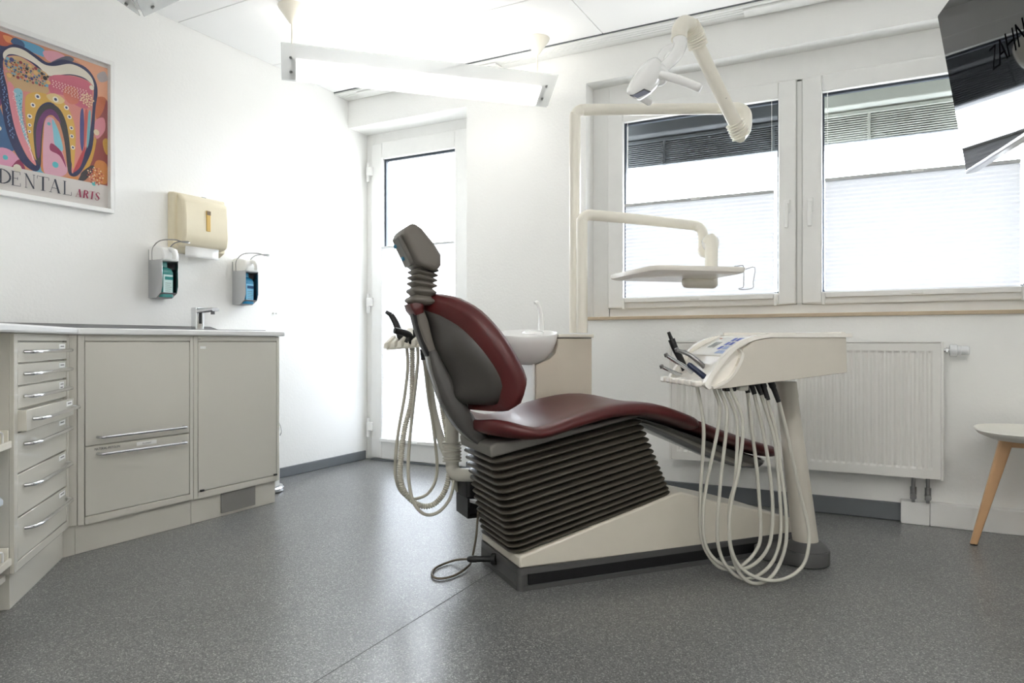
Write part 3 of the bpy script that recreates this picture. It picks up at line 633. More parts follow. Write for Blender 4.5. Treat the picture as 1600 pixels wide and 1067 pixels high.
# ------------------------------------------------------------ cabinets
FX = -2.806
def text(parent, s, loc, rot, size, m, name='lettering', sx=1.0):
    c = bpy.data.curves.new('t', 'FONT'); c.body = s; c.size = size; c.extrude = .0002; c.resolution_u = 2
    t = bpy.data.objects.new('t', c); COL.objects.link(t)
    bpy.context.view_layer.update()
    me = bpy.data.meshes.new_from_object(t.evaluated_get(bpy.context.evaluated_depsgraph_get())); bpy.data.objects.remove(t)
    mx = Matrix.Translation(Vector(loc)) @ rot.to_4x4() @ Matrix.Scale(sx, 4, (1, 0, 0))
    b = M(); b.v = [mx @ v.co for v in me.vertices]; b.f = [tuple(p.vertices) for p in me.polygons]; b.m = [0] * len(b.f)
    return build(name, b, m, parent)
def rot_axes(x, y, z): return Matrix((x, y, z)).transposed()
ROTL = rot_axes((0, 1, 0), (0, 0, 1), (1, 0, 0))       # text on a face looking towards +X
def bar_handle(parent, a, b, out, m=ALU, r=.006, st=.032):
    a, b, out = Vector(a), Vector(b), Vector(out); d = (b - a).normalized()
    h = M(); h.tube(cr([a, a + out * st * .7, a + out * st + d * .012, a + out * st + d * .04], 4) + [b + out * st - d * .04] + cr([b + out * st - d * .04, b + out * st - d * .012, b + out * st * .7, b], 4)[1:], r, 10)
    return build('handle', h, m, parent, label='bright metal bar handle')
c1 = thing('drawer_cabinet', 'greige cabinet with a tall upper front and lower drawer, both with bar handles', 'cabinet', (-3.05, 1.895, 0))
build('body', BX((LX + .002, 1.634, .115), (FX - .012, 2.155, .866)), BEIGE, c1)
build('face_frame', frame(M(lambda p: (p[1], p[0], p[2])), 1.634, 2.155, .115, .866, FX - .012, FX, .026, .016, .028, .024), BEIGE, c1, bevel=.0015, seg=1)
f1 = build('front', BX((FX - .012, 1.6635, .4245), (FX - .001, 2.1355, .8385)), BEIGE, c1, bevel=.0015, seg=1)
f2 = build('front', BX((FX - .012, 1.6635, .1465), (FX - .001, 2.1355, .4205)), BEIGE, c1, bevel=.0015, seg=1)
bar_handle(f1, (FX - .001, 1.712, .455), (FX - .001, 2.102, .455), (1, 0, 0))
bar_handle(f2, (FX - .001, 1.712, .388), (FX - .001, 2.102, .386), (1, 0, 0))
text(f2, 'MATERIAL-PISTOLEN', (FX - .0008, 1.700, .402), ROTL, .0135, ACRY_LETTER, sx=.85)
build('label_tag', BX((FX - .001, 1.880, .397), (FX - .0005, 1.972, .413)), PAPER, f2)
text(f2, 'ALGINAT', (FX - .0004, 1.905, .401), ROTL, .010, INK)
build('plinth', BX((LX + .002, 1.634, 0), (FX - .018, 2.1545, .1145)), BEIGE, c1, bevel=.001, seg=1)
c2 = thing('sink_cabinet', 'greige cabinet with one plain handleless door under the tap', 'cabinet', (-3.05, 2.415, 0))
build('body', BX((LX + .002, 2.157, .115), (FX - .012, 2.672, .866)), BEIGE, c2)
build('face_frame', frame(M(lambda p: (p[1], p[0], p[2])), 2.157, 2.672, .115, .866, FX - .012, FX, .022, .016, .028, .024), BEIGE, c2, bevel=.0015, seg=1)
f3 = build('door', BX((FX - .012, 2.1815, .1465), (FX - .001, 2.6535, .8385)), BEIGE, c2, bevel=.0015, seg=1)
for y in (2.20, 2.642): build('hinge_pin', BX((FX - .001, y - .010, .1445), (FX + .008, y + .010, .1535)), BLACK, f3, bevel=.002)
build('label_tag', BX((FX - .001, 2.192, .806), (FX - .0004, 2.222, .818)), PAPER, f3)
text(c2, 'CE', (FX + .0003, 2.181, .848), ROTL, .009, ACRY_LETTER)
build('plinth', BX((LX + .002, 2.157, 0), (FX - .018, 2.660, .1145)), BEIGE, c2, bevel=.001, seg=1)
build('vent_panel', BX((FX - .018, 2.318, .016), (FX - .008, 2.522, .1145)), mat('vent_grey', (138, 136, 133), .5), c2, bevel=.002, label='grey vent panel')
# diagonal drawer unit
A_ = Vector((-2.424, 1.201, 0)); dd_ = Vector((-.720, .694, 0)).normalized(); nn_ = Vector((.694, .720, 0)).normalized()
DG = lambda p: A_ + dd_ * p[0] + nn_ * p[1] + Vector((0, 0, p[2]))
c3 = thing('drawer_unit', 'tall slim unit of seven glossy drawers set at an angle in the corner', 'cabinet', DG((.27, -.2, 0)))
build('body', BX((-.025, -.36, .118), (.563, .006, .866), DG), BEIGE, c3)
build('face_frame', frame(M(DG), -.025, .563, .118, .866, .006, .020, .030, .032, .028, .024), BEIGED, c3, bevel=.0015, seg=1)
build('plinth', BX((0, -.34, 0), (.555, .0, .1175), DG), BEIGED, c3, bevel=.001, seg=1)
zs_ = [.840, .770, .698, .625, .553, .422, .283, .147]
for k in range(7):
    out = .024 if k == 3 else .0
    z1_, z0_ = zs_[k] - .0025, zs_[k + 1] + .0025
    fr = build('drawer', BX((.0085, .0065 - .3 * (k == 3), z0_), (.5275, .0195 + out, z1_), DG), BEIGED, c3, bevel=.0015, seg=1)
    hz_ = z0_ + (z1_ - z0_) * (.52 if k < 4 else .68)
    hh = M(DG); a, b = .065, .515; o_ = .0195 + out
    hh.tube(cr([(a, o_, hz_), (a + .012, o_ + .022, hz_), (a + .05, o_ + .034, hz_ + .001)], 4) + cr([(b - .05, o_ + .034, hz_ + .001), (b - .012, o_ + .022, hz_), (b, o_, hz_)], 4), [.0062] * 18, 10)
    build('handle', hh, CHROME, fr, label='chrome bow handle')
    lw = .060 if k in (2,) else .075
    build('label_tag', BX((.435, .0196 + out, z1_ - .026 - (.012 if k == 2 else 0)), (.435 + lw, .0202 + out, z1_ - .008), DG), PAPER, fr)
    lt = M(DG)
    lt.box((.450, .0203 + out, z1_ - .018), (.450 + lw * .6, .0205 + out, z1_ - .014))
    if k == 2: lt.box((.450, .0203 + out, z1_ - .030), (.450 + lw * .5, .0205 + out, z1_ - .026))
    build('label_print', lt, INK, fr)
fp = M(); P0 = DG((.565, .018, 0)); P0b = DG((.565, -.06, 0))
fp.prism([(P0.x, P0.y), (FX - .004, 1.632), (FX - .08, 1.632), (P0b.x, P0b.y)], lambda p: (p[0], p[1], .118), lambda p: (p[0], p[1], .866))
build('filler_post', fp, BEIGE, label='narrow greige filler strip between the angled drawers and the straight cabinet', cat='filler strip')
fp = M(); P0 = DG((.557, 0, 0)); P0b = DG((.557, -.06, 0))
fp.prism([(P0.x, P0.y), (FX - .018, 1.632), (FX - .09, 1.632), (P0b.x, P0b.y)], lambda p: (p[0], p[1], .0), lambda p: (p[0], p[1], .1165))
build('filler_plinth', fp, BEIGE, label='short greige plinth piece below the corner filler strip', cat='plinth')
# open shelf unit with pull-out trays at the left edge
S0 = DG((-.0265, .018, 0)); sf_ = -dd_; sb_ = -nn_
SH = lambda p: S0 + sf_ * p[0] + sb_ * p[1] + Vector((0, 0, p[2]))
c4 = thing('shelf_unit', 'open greige unit with pull-out trays at the left end of the counter', 'shelf', SH((.3, .2, 0)))
build('side_panel', BX((.62, 0, .10), (.638, .40, .866), SH), BEIGE, c4)
build('back_panel', BX((.002, .385, .10), (.62, .40, .866), SH), BEIGE, c4)
build('bottom', BX((.002, .02, .10), (.62, .385, .118), SH), BEIGE, c4)
build('plinth', BX((.002, .06, 0), (.62, .37, .10), SH), BEIGE, c4)
for zt in (.512, .150):
    t_ = M(SH); t_.box((.012, .006, zt), (.60, .36, zt + .012)); t_.box((.012, .0, zt), (.60, .008, zt + .022)); t_.box((.012, .008, zt + .012), (.020, .36, zt + .055)); t_.box((.592, .008, zt + .012), (.60, .36, zt + .055))
    t_.box((.020, .352, zt + .012), (.592, .36, zt + .055))
    tr_ = build('tray', t_, CREAM, c4, bevel=.0015, seg=1)
    lp = M(SH); lp.tube(cr([(.05, .012, zt + .02), (.05, .012, zt + .045), (.07, .012, zt + .055), (.11, .012, zt + .055), (.13, .012, zt + .045), (.13, .012, zt + .02)], 4), .003, 8); build('wire_stop', lp, WHITE, tr_)
bt_ = thing('storage_tub', 'clear storage tub with pale blue lid on the lower pull-out tray', 'tub', SH((.165, .155, .163)))
q = [[SH((.165 + p[0], .155 + p[1], h)) for p in rrect(kx, ky, .02)] for kx, ky, h in ((.115, .125, .163), (.125, .135, .34))]
build('body', M().loft(q), CLEARP, bt_)
q = [[SH((.165 + p[0], .155 + p[1], h)) for p in rrect(kx, ky, .02)] for kx, ky, h in ((.128, .138, .3405), (.134, .144, .345), (.134, .144, .358), (.126, .136, .372))]
build('lid', M().loft(q), LID, bt_)
# worktop
ct = M(); e0 = DG((.565, .050, 0)); e1_ = DG((-.028, .050, 0)); s1_ = SH((.66, -.03, 0)); s2_ = SH((.66, .42, 0))
poly = [(LX, 2.687), (-2.778, 2.687), (-2.778, 1.655), (e0.x, e0.y), (e1_.x, e1_.y), (s1_.x, s1_.y), (s2_.x, s2_.y), (-2.72, .72), (LX, .9)]
ct.prism(poly, lambda p: (p[0], p[1], .8675), lambda p: (p[0], p[1], .894))
build('worktop', ct, COUNTER, label='white laminate worktop running along the left wall', cat='worktop', bevel=.007, seg=3)
sk = M(); sk.prism([(LX + .001, .895), (LX + .40, .895), (LX + .40, .899), (LX + .06, .901), (LX + .014, .921), (LX + .001, .921)], lambda p: (p[0], 1.45, p[1]), lambda p: (p[0], 2.690 - (p[1] - .895) * 1.5 - .02, p[1]))
build('kitchen_sink', sk, STEELD, label='dull stainless steel sink with raised back edge on the worktop', cat='sink')
tp = thing('tap', 'chrome sensor tap standing on the worktop below the towel dispenser', 'tap', (-3.10, 2.40, .901))
ty = 2.405
build('column', M().loft([[(-3.10 + p[0], ty + p[1], h) for p in rrect(.022, .024, .008)] for h in (.901, .935, 1.005, 1.012)]), CHROME, tp)
t_ = M(); t_.loft([[(-3.122 + d, ty + p[0], zc + p[1]) for p in rrect(.021, hh, .006)] for d, zc, hh in ((0, .992, .014), (.06, .996, .012), (.15, 1.000, .010), (.158, .999, .008))]); build('spout', t_, CHROME, tp)
t_ = M(); t_.tube([(-2.985, ty, .994), (-2.985, ty, .976)], .010, 12); build('aerator', t_, STEELD, tp)
build('sensor', BX((-3.0779, ty - .008, .93), (-3.0765, ty + .008, .985)), BLACK, tp)
# waste bin behind the cabinet end
wx, wy = -3.10, 2.815
wb_ = thing('pedal_bin', 'slim white pedal bin with chrome base ring at the end of the counter', 'waste bin', (wx, wy, 0))
build('base_ring', M().lathe([(.118, 0), (.126, .006), (.126, .022), (.118, .030), (.05, .032)], (wx, wy, .0), 32), CHROME, wb_, label='chrome base ring')
build('body', M().lathe([(.100, .0), (.102, .18), (.098, .23), (.05, .24)], (wx, wy, .032), 32), WHITE, wb_)
build('lid', M().lathe([(.103, 0), (.104, .03), (.09, .055), (.03, .066), (0, .066)], (wx, wy, .273), 32), WHITE, wb_)
h = M(); h.tube(cr([(wx + .02, wy + .100, .29), (wx + .03, wy + .118, .32), (wx + .01, wy + .112, .38), (wx - .02, wy + .06, .40)], 5), .006, 8); build('carry_handle', h, CHROME, wb_)

# ------------------------------------------------------------ television
TL_ = Vector((0.139, 2.568, 1.858)); TD = -Vector((-.221, .975, 0)).normalized(); TE = Vector((.155, .035, -.987)).normalized()
TE = (TE - TD * TE.dot(TD)).normalized(); TN = TD.cross(TE)
if TN.dot(Vector((0, 0, .84)) - TL_) < 0: TN = -TN
TV = lambda p: TL_ + TD * p[0] + TE * p[1] + TN * p[2]
tv = thing('television', 'black glossy wall screen tilted downwards at the top right corner', 'television', TV((.44, .25, -.05)))
TVINK = mat('screen_ink', (7, 7, 8), 1.0, spec=0.0)
q = [(p[0] + .443, p[1] + .25) for p in rrect(.443, .25, .006)]
build('screen', M(TV).prism(q, lambda p: (p[0], p[1], -.006), lambda p: (p[0], p[1], 0)), TVB, tv)
build('bezel', M(TV).prism([((p[0] - .443) * 1.004 + .443, (p[1] - .25) * 1.006 + .25) for p in q], lambda p: (p[0], p[1], -.020), lambda p: (p[0], p[1], -.0062)), TVF, tv, bevel=.002)
build('lower_trim', BX((.002, .494, -.028), (.884, .506, .004), TV), TRIMS, tv, bevel=.003, label='silver lower edge trim')
hm = M(TV); hm.loft([[(.443 + (p[0]) * k, .27 + p[1] * k, z) for p in rrect(.40, .21, .04)] for k, z in ((1.0, -.0205), (1.0, -.035), (.86, -.062), (.5, -.07))]); build('rear_housing', hm, TVF, tv)
mt = M(); c0_ = TV((.443, .25, -.07)); mt.tube([c0_, c0_ - TN * .12, Vector((c0_.x + .2, c0_.y, c0_.z + .1))], .025, 12); mt.tube([Vector((c0_.x + .2, c0_.y, c0_.z + .05)), Vector((c0_.x + .2, c0_.y, CZ))], .025, 12)
build('ceiling_mount', mt, TVF, tv)
zl = M(TV)
for a, b in (((0.3076, 0.2367),(0.3423, 0.2377)),((0.3423, 0.2377),(0.3091, 0.2895)),((0.3091, 0.2895),(0.3469, 0.2922)),((0.3510, 0.2927),(0.3722, 0.2372)),((0.3722, 0.2372),(0.3972, 0.2930)),((0.3619, 0.2709),(0.3906, 0.2725)),((0.4081, 0.2365),(0.4089, 0.2932)),((0.4487, 0.2390),(0.4478, 0.2927)),((0.4087, 0.2644),(0.4472, 0.2654)),((0.4686, 0.2397),(0.4674, 0.2923)),((0.4686, 0.2397),(0.5062, 0.2896)),((0.5064, 0.2394),(0.5074, 0.2922))):
    a, b = Vector(a), Vector(b); d = (b - a).normalized(); n = Vector((-d.y, d.x)) * .0022; e = d * .002
    zl.loft([[(*(a - e - n), .0003), (*(a - e + n), .0003), (*(a - e + n), .0009), (*(a - e - n), .0009)], [(*(b + e - n), .0003), (*(b + e + n), .0003), (*(b + e + n), .0009), (*(b + e - n), .0009)]])
build('lettering', zl, TVINK, tv)

# ------------------------------------------------------------ visitor chair at the right edge
cx_, cy_ = .55, 3.45
vc = thing('visitor_chair', 'white shell visitor chair on beech legs beside the radiator', 'chair', (cx_, cy_, 0))
rings = []
def seatpt(a, k, zz):   # rounded square shell
    r = .235 * k; c_, s_ = math.cos(a), math.sin(a); e = 2.6
    q = r / ((abs(c_) ** e + abs(s_) ** e) ** (1 / e)); return q * c_, q * s_, zz
for k, z in ((.02, .440), (.45, .442), (.8, .452), (.95, .468), (1.0, .484), (.985, .487), (.94, .478), (.78, .463), (.4, .453), (.02, .451)):
    ring = []
    for j in range(40):
        x, y, zz = seatpt(2 * math.pi * j / 40, k, z)
        ring.append((cx_ + x, cy_ + y, zz))
    rings.append(ring)
build('seat', M().loft(rings), mat('shell_white', (236, 234, 226), .4), vc)
bk = M(); rr_ = []
for t in range(9):
    z = .47 + .34 * t / 8; w = .20 - .05 * (t / 8) ** 3; off = .195 + .05 * (t / 8)
    rr_.append([(cx_ + off + .05 * (abs(s) ** 2) * -1 + th, cy_ + w * s, z) for th, ss in ((0, (-1, -.6, -.2, .2, .6, 1)), (.012, (1, .6, .2, -.2, -.6, -1))) for s in ss])
bk.loft(rr_); build('backrest', bk, mat('shell_white2', (236, 234, 226), .4), vc)
for dx, dy in ((-1, .04), (.04, -1), (1, -.04), (-.04, 1)):
    l = M(); ft = Vector((cx_ + dx * .235, cy_ + dy * .235, .006)); tp_ = Vector((cx_ + dx * .125, cy_ + dy * .125, .438))
    rings = []
    for t in range(7):
        c = ft.lerp(tp_, t / 6); w = .013 + .011 * t / 6
        rings.append([c + Vector((p[0], p[1], 0)) for p in rrect(w, w, w * .5)])
    build('leg', l.loft(rings), WOOD, vc)
    build('foot_pad', M().lathe([(.013, 0), (.014, .006), (.010, .010)], (ft.x, ft.y, 0), 14), BLACK, vc)
for dx, dy in ((1, -.04), (-.04, 1)):
    build('cross_rail', M().loft([[Vector((cx_, cy_, .425)) + Vector((dx, dy, 0)).normalized() * (k * .13) + Vector((p[0] * abs(dy) ** .5 if abs(dx) < .5 else 0, p[0] if abs(dx) > .5 else 0, p[1])) for p in rrect(.016, .012, .005)] for k in (-1, 1)]), WOOD, vc)
# ------------------------------------------------------------ dental chair (u along the chair, v away from the near side, w up)
CU = Vector((math.cos(R(50.647)), math.sin(R(50.647)), 0)); CV = Vector((-CU.y, CU.x, 0)); CP = Vector((-1.089, 2.094, 0))
CH = lambda p: CP + CU * p[0] + CV * p[1] + Vector((0, 0, p[2]))
VC = .185
chair = thing('dental_chair', 'dental treatment chair with burgundy upholstery and dark ribbed bellows', 'dental chair', CH((.55, VC, 0)), R(50.647))
b = M(CH); q = [(.0, .078), (1.195, .066), (1.195, .130), (1.05, .172), (.80, .236), (.655, .281), (.62, .276), (0, .116)]
b.prism(q, lambda p: (p[0], 0, p[1]), lambda p: (p[0], .37, p[1])); build('base_body', b, BASEC, chair, bevel=.007, seg=3)
b = M(CH); b.loft([[(p[0] + .598, p[1] + .185, h) for p in rrect(.604 + k, .190 + k, .022)] for k, h in ((0, .056), (0, .0775))]); build('base_trim', b, TRIMD, chair)
b = M(CH); b.loft([[(p[0] + .598, p[1] + .185, h) for p in rrect(.604, .190, .022)] for h in (.0005, .016)]); build('base_plate', b, TRIMD, chair)
build('base_recess', BX((.035, .004, .0165), (1.185, .366, .0555), CH), BLACK, chair)
for u_, v_ in ((.0, .0), (.0, .335)):
    build('base_corner', M(CH).loft([[(p[0] + u_ + .014, p[1] + v_ + .0175, h) for p in rrect(.020, .0215, .016)] for h in (.0165, .0555)]), TRIMD, chair)
build('base_end_panel', BX((-.0055, .03, .0165), (.03, .345, .0555), CH), TRIMD, chair)
def bellows(name, n, u0, u1, t0, t1, wb0, wb1, wt0, wt1, v0, v1, rad, amp, m, parent, power=1.12, prof=((0, -1.15), (.15, -.9), (.30, .45), (.42, .92), (.54, 1), (.66, .85), (.80, .2), (.9, -.7))):
    rings = []
    for k in range(n):
        for dt, off in prof:
            t = ((k + dt) / n) ** power; o = amp * off
            a0 = u0 + (t0 - u0) * t - o; a1 = u1 + (t1 - u1) * t + o
            ring = []
            for p in rrect((a1 - a0) / 2, (v1 - v0) / 2 + o, rad, 5):
                u = p[0] + (a0 + a1) / 2; s = (u - a0) / (a1 - a0)
                w0 = wb0 + (wb1 - wb0) * s; w1 = wt0 + (wt1 - wt0) * s
                ring.append((u, p[1] + (v0 + v1) / 2, w0 + (w1 - w0) * t))
            rings.append(ring)
    bb = M(CH); bb.loft(rings); return build(name, bb, m, parent, sharp=70)
bellows('bellows', 14, -.004, .625, -.077, .490, .114, .270, .446, .560, .025, .345, .045, .014, BELLOW, chair)
b = M(CH); q = [(-.092, .450), (-.098, .488), (-.075, .500), (-.02, .503), (.30, .545), (.52, .585), (.50, .566), (.30, .528)]
b.prism(q, lambda p: (p[0], .022, p[1]), lambda p: (p[0], .348, p[1])); build('seat_frame', b, MGREY, chair, bevel=.012, seg=3)
# seat and leg-rest pads
def pad(name, st, m, dip):
    rings = []
    for u, zt, zb, h, d in st:
        zm = (zt * .55 + zb * .45)
        half = [(-h * .80, zb), (-h * .97, zb + (zm - zb) * .5), (-h, zm), (-h * .965, zt - (zt - zb) * .16), (-h * .88, zt), (-h * .66, zt - d * .25), (-h * .35, zt - d * .8)]
        ring = half + [(0, zt - d)] + [(-p[0], p[1]) for p in half[::-1]] + [(h * .4, zb), (0, zb), (-h * .4, zb)]
        rings.append([(u, VC + p[0], p[1]) for p in ring])
    b = M(CH); b.loft(rings); return build(name, b, m, chair, sub=1)
SEAT = [(-.118, .560, .540, .10, .0), (-.113, .574, .530, .15, .004), (-.092, .586, .524, .200, .018), (-.055, .584, .518, .245, .042), (-.015, .570, .512, .264, .050), (.03, .557, .508, .270, .042), (.08, .560, .510, .270, .036), (.15, .583, .529, .270, .026),
        (.276, .617, .563, .270, .018), (.40, .632, .575, .268, .012), (.50, .624, .570, .262, .008), (.60, .595, .540, .255, .006), (.69, .562, .508, .246, .006), (.705, .555, .504, .244, .006)]
pad('seat', SEAT, RED, 0)
LEG = [(.7065, .551, .507, .238, .004), (.72, .545, .500, .241, .006), (.85, .498, .450, .226, .006), (1.0, .451, .402, .212, .005), (1.085, .430, .375, .200, .004), (1.118, .420, .374, .185, .003), (1.128, .414, .380, .165, .001)]
pad('leg_rest', LEG, RED, 0)
rings = []
for u, zt, dz, h in ((.44, .569, .012, .14), (.50, .567, .030, .17), (.70, .500, .042, .18), (.88, .438, .058, .18), (1.0, .401, .072, .175), (1.08, .374, .066, .16), (1.112, .372, .03, .13)):
    rings.append([(u, VC + p[0] * h, zt + p[1] * dz) for p in ((-1, 0), (-.95, -.5), (-.7, -.9), (0, -1), (.7, -.9), (.95, -.5), (1, 0), (0, .0))])
b = M(CH); b.loft(rings); build('leg_rest_shell', b, DGREYS, chair, sub=1)
# backrest
OUT = [(-0.1192, 0.1600, 0.6013), (-0.0660, 0.0200, 0.6054), (-0.0487, -0.0500, 0.6196), (-0.0411, -0.0750, 0.6567), (-0.0365, -0.0800, 0.6942), (-0.0702, -0.0750, 0.7668), (-0.1139, -0.0450, 0.8493), (-0.1696, 0.0150, 0.9293), (-0.2245, 0.0850, 0.9760), (-0.2557, 0.1300, 0.9885), (-0.2781, 0.1700, 0.9925)]
INN = [(-0.1157, 0.1700, 0.6205), (-0.0759, 0.0300, 0.6285), (-0.0795, -0.0200, 0.6622), (-0.0764, -0.0350, 0.6988), (-0.0992, -0.0300, 0.7533), (-0.1416, 0.0000, 0.8222), (-0.1878, 0.0600, 0.8859), (-0.2362, 0.1200, 0.9256), (-0.2611, 0.1500, 0.9393), (-0.2781, 0.1700, 0.9464)]
def resamp(p, n):
    c = cr(p, 12); L = [0]
    for a, b_ in zip(c, c[1:]): L.append(L[-1] + (b_ - a).length)
    out = []; j = 0
    for i in range(n):
        d = L[-1] * i / (n - 1)
        while j < len(c) - 2 and L[j + 1] < d: j += 1
        out.append(c[j].lerp(c[j + 1], (d - L[j]) / max(1e-9, L[j + 1] - L[j])))
    return out
NB = 25
OUT = resamp(OUT, NB); INN = resamp(INN, NB)
full = lambda c: [Vector(p) for p in c] + [Vector((p.x, 2 * VC - p.y, p.z)) for p in c[::-1]]
ring_o, ring_i = full(OUT), full(INN)
cen = Vector((-.20, VC, .79)); nb = Vector((.901, 0, .433))      # towards the patient
def inset(ring, k, f): return [cen + (p - cen) * k + nb * f for p in ring]
def centre(f, k0, k1):       # fan rings closing in to a curved centre
    return f
b = M(CH)
lip = [a.lerp(o, .25) - nb * .004 for a, o in zip(ring_i, ring_o)]
mid = [a.lerp(o, .78) - nb * .002 for a, o in zip(ring_i, ring_o)]
front = [cen + (o - cen) * .93 + nb * .052 for o in ring_o]
def closed_face(m, ring, depth):
    """fill a ring with rungs joining its mirrored halves, bowed by depth at the centre line"""
    n = len(ring) // 2; rows = []
    for i in range(n):
        a, z = ring[i], ring[2 * n - 1 - i]; c = (a + z) / 2; hw = abs(a.y - z.y) / 2
        row = []
        for k in range(13):
            s = k / 12; p = a.lerp(z, s); x = 1 - (2 * s - 1) ** 2
            p = p + Vector((depth * x * min(1, hw / .2), 0, 0)); row.append(p)
        rows.append(row)
    m.loft(rows, cap=False, closed=False)
b.loft([ring_i, lip, mid, ring_o, [o + nb * .028 for o in ring_o], front], cap=False)
closed_face(b, front, -.05)
build('backrest_pad', b, RED, chair, sharp=80)
b = M(CH)
shell = [p - nb * .002 for p in ring_i]
closed_face(b, shell, -.115); closed_face(b, [p + nb * .012 for p in shell], -.085)
b.loft([shell, [p + nb * .012 for p in shell]], cap=False)
build('backrest_shell', b, DGREY, chair, sharp=60)
# spine with its glossy arm, and the headrest socket
def bar(path, ws, ds, v0=VC):
    P = cr(path, 4); n = len(P); rings = []
    for i, p in enumerate(P):
        t = (P[min(i + 1, n - 1)] - P[max(i - 1, 0)]).normalized(); nr = Vector((t.z, 0, -t.x)); f = i / (n - 1) * (len(ws) - 1); j = min(int(f), len(ws) - 2); k = f - j
        w = ws[j] + (ws[j + 1] - ws[j]) * k; d = ds[j] + (ds[j + 1] - ds[j]) * k
        rings.append([p + Vector((0, q[0], 0)) + nr * q[1] for q in rrect(w, d, min(w, d) * .6, 3)])
    return M(CH).loft(rings)
arm_path = [(-0.2579, 0.1850, 0.8101), (-0.2304, 0.1850, 0.7366), (-0.1886, 0.1850, 0.6464), (-0.1415, 0.1850, 0.5661), (-0.0937, 0.1850, 0.5073), (-0.0452, 0.1850, 0.4751)]
build('back_arm', bar(arm_path, [.040, .046, .05, .05, .05, .045], [.014, .026, .036, .036, .026, .016]), DGREYS, chair, sharp=60)
build('headrest_socket', bar([(-0.3033, 0.1850, 0.9488), (-0.2898, 0.1850, 0.9028), (-0.2739, 0.1850, 0.8521), (-0.2556, 0.1850, 0.8057)], [.042, .042, .036, .032], [.013, .018, .016, .012]), BELLOWL, chair, sharp=60)
build('socket_slide', bar([(-0.3191, 0.1850, 0.9354), (-0.3033, 0.1850, 0.8807), (-0.2830, 0.1850, 0.8257), (-0.2670, 0.1850, 0.7903)], [.026, .026, .024, .02], [.006, .007, .006, .005]), BLACK, chair)
build('neck_collar', bar([(-0.3191, 0.1850, 0.9726), (-0.3123, 0.1850, 0.9530), (-0.3056, 0.1850, 0.9334)], [.05, .056, .05], [.022, .022, .014]), RED, chair, sharp=60)
# neck bellows
def skewloft(name, cs, m):
    rings = []
    for (u, w), hu, hv, tilt in cs:
        rings.append([(u + p[0] * math.cos(tilt), VC + p[1], w + p[0] * math.sin(tilt)) for p in rrect(hu, hv, min(hu, hv) * .5, 4)])
    return build(name, M(CH).loft(rings), m, chair, sharp=75)
ctr = cr([(*(-0.2965, 0.1850, 0.9643),), (*(-0.2875, 0.1850, 1.0240),), (*(-0.2852, 0.1850, 1.0637),), (*(-0.2784, 0.1850, 1.0993),)], 10)
cs = []; nf = 6; N_ = nf * 6
for i in range(N_ + 1):
    f = i / N_; p = ctr[min(len(ctr) - 1, int(f * (len(ctr) - 1)))]; p2 = ctr[min(len(ctr) - 1, int(f * (len(ctr) - 1)) + 1)]; fr = f * (len(ctr) - 1) % 1
    p = p.lerp(p2, fr); o = (0, .006, .0135, .0155, .0125, .005)[i % 6]
    cs.append(((p.x, p.z), .028 + o, .047 + o, R(-4) - R(10) * f))
skewloft('neck_bellows', cs, BELLOWL)
# headrest: bent cushion plus rear latch box
HR = [(-0.3392, 0.1850, 1.2367), (-0.3078, 0.1850, 1.2167), (-0.2670, 0.1850, 1.1705), (-0.2419, 0.1850, 1.1319), (-0.2419, 0.1850, 1.0963), (-0.2579, 0.1850, 1.0736), (-0.3078, 0.1850, 1.0915), (-0.3280, 0.1850, 1.1060), (-0.3392, 0.1850, 1.1361), (-0.3746, 0.1850, 1.2040)]
b = M(CH); b.prism([(p[0], p[2]) for p in HR], lambda p: (p[0], VC - .088, p[1]), lambda p: (p[0], VC + .088, p[1])); build('headrest', b, BELLOWL, chair, bevel=.016, seg=4)
HB = [(-0.3834, 0.1850, 1.1905), (-0.3702, 0.1850, 1.1999), (-0.3213, 0.1850, 1.1151), (-0.3347, 0.1850, 1.0926)]
b = M(CH); b.prism([(p[0], p[2]) for p in HB], lambda p: (p[0], VC - .045, p[1]), lambda p: (p[0], VC + .045, p[1])); hb = build('headrest_latch', b, MGREY, chair, bevel=.006, seg=2)
for px_, py_ in ((620,386), (633,404)):
    c = Vector((-0.3768, 0.1850, 1.1626)) if px_ == 620 else Vector((-0.3503, 0.1850, 1.1225))
    build('release_button', M(CH).lathe([(.007, 0), (.007, .006), (.004, .008), (0, .008)], c, 12, (-.9, -.1, -.3)), mat('button_blue', (60, 120, 150), .4), hb)

# ------------------------------------------------------------ delivery column and unit
du = thing('delivery_unit', 'white instrument delivery unit on a grey column with looping hoses', 'dental unit', (-0.2676, 2.8950, -0.0151), R(36.1))
cb, ctp = Vector((-0.2731, 2.8808, 0.0731)), Vector((-0.3481, 2.8974, 0.6852))
cc = Vector((cb.x, cb.y, 0))
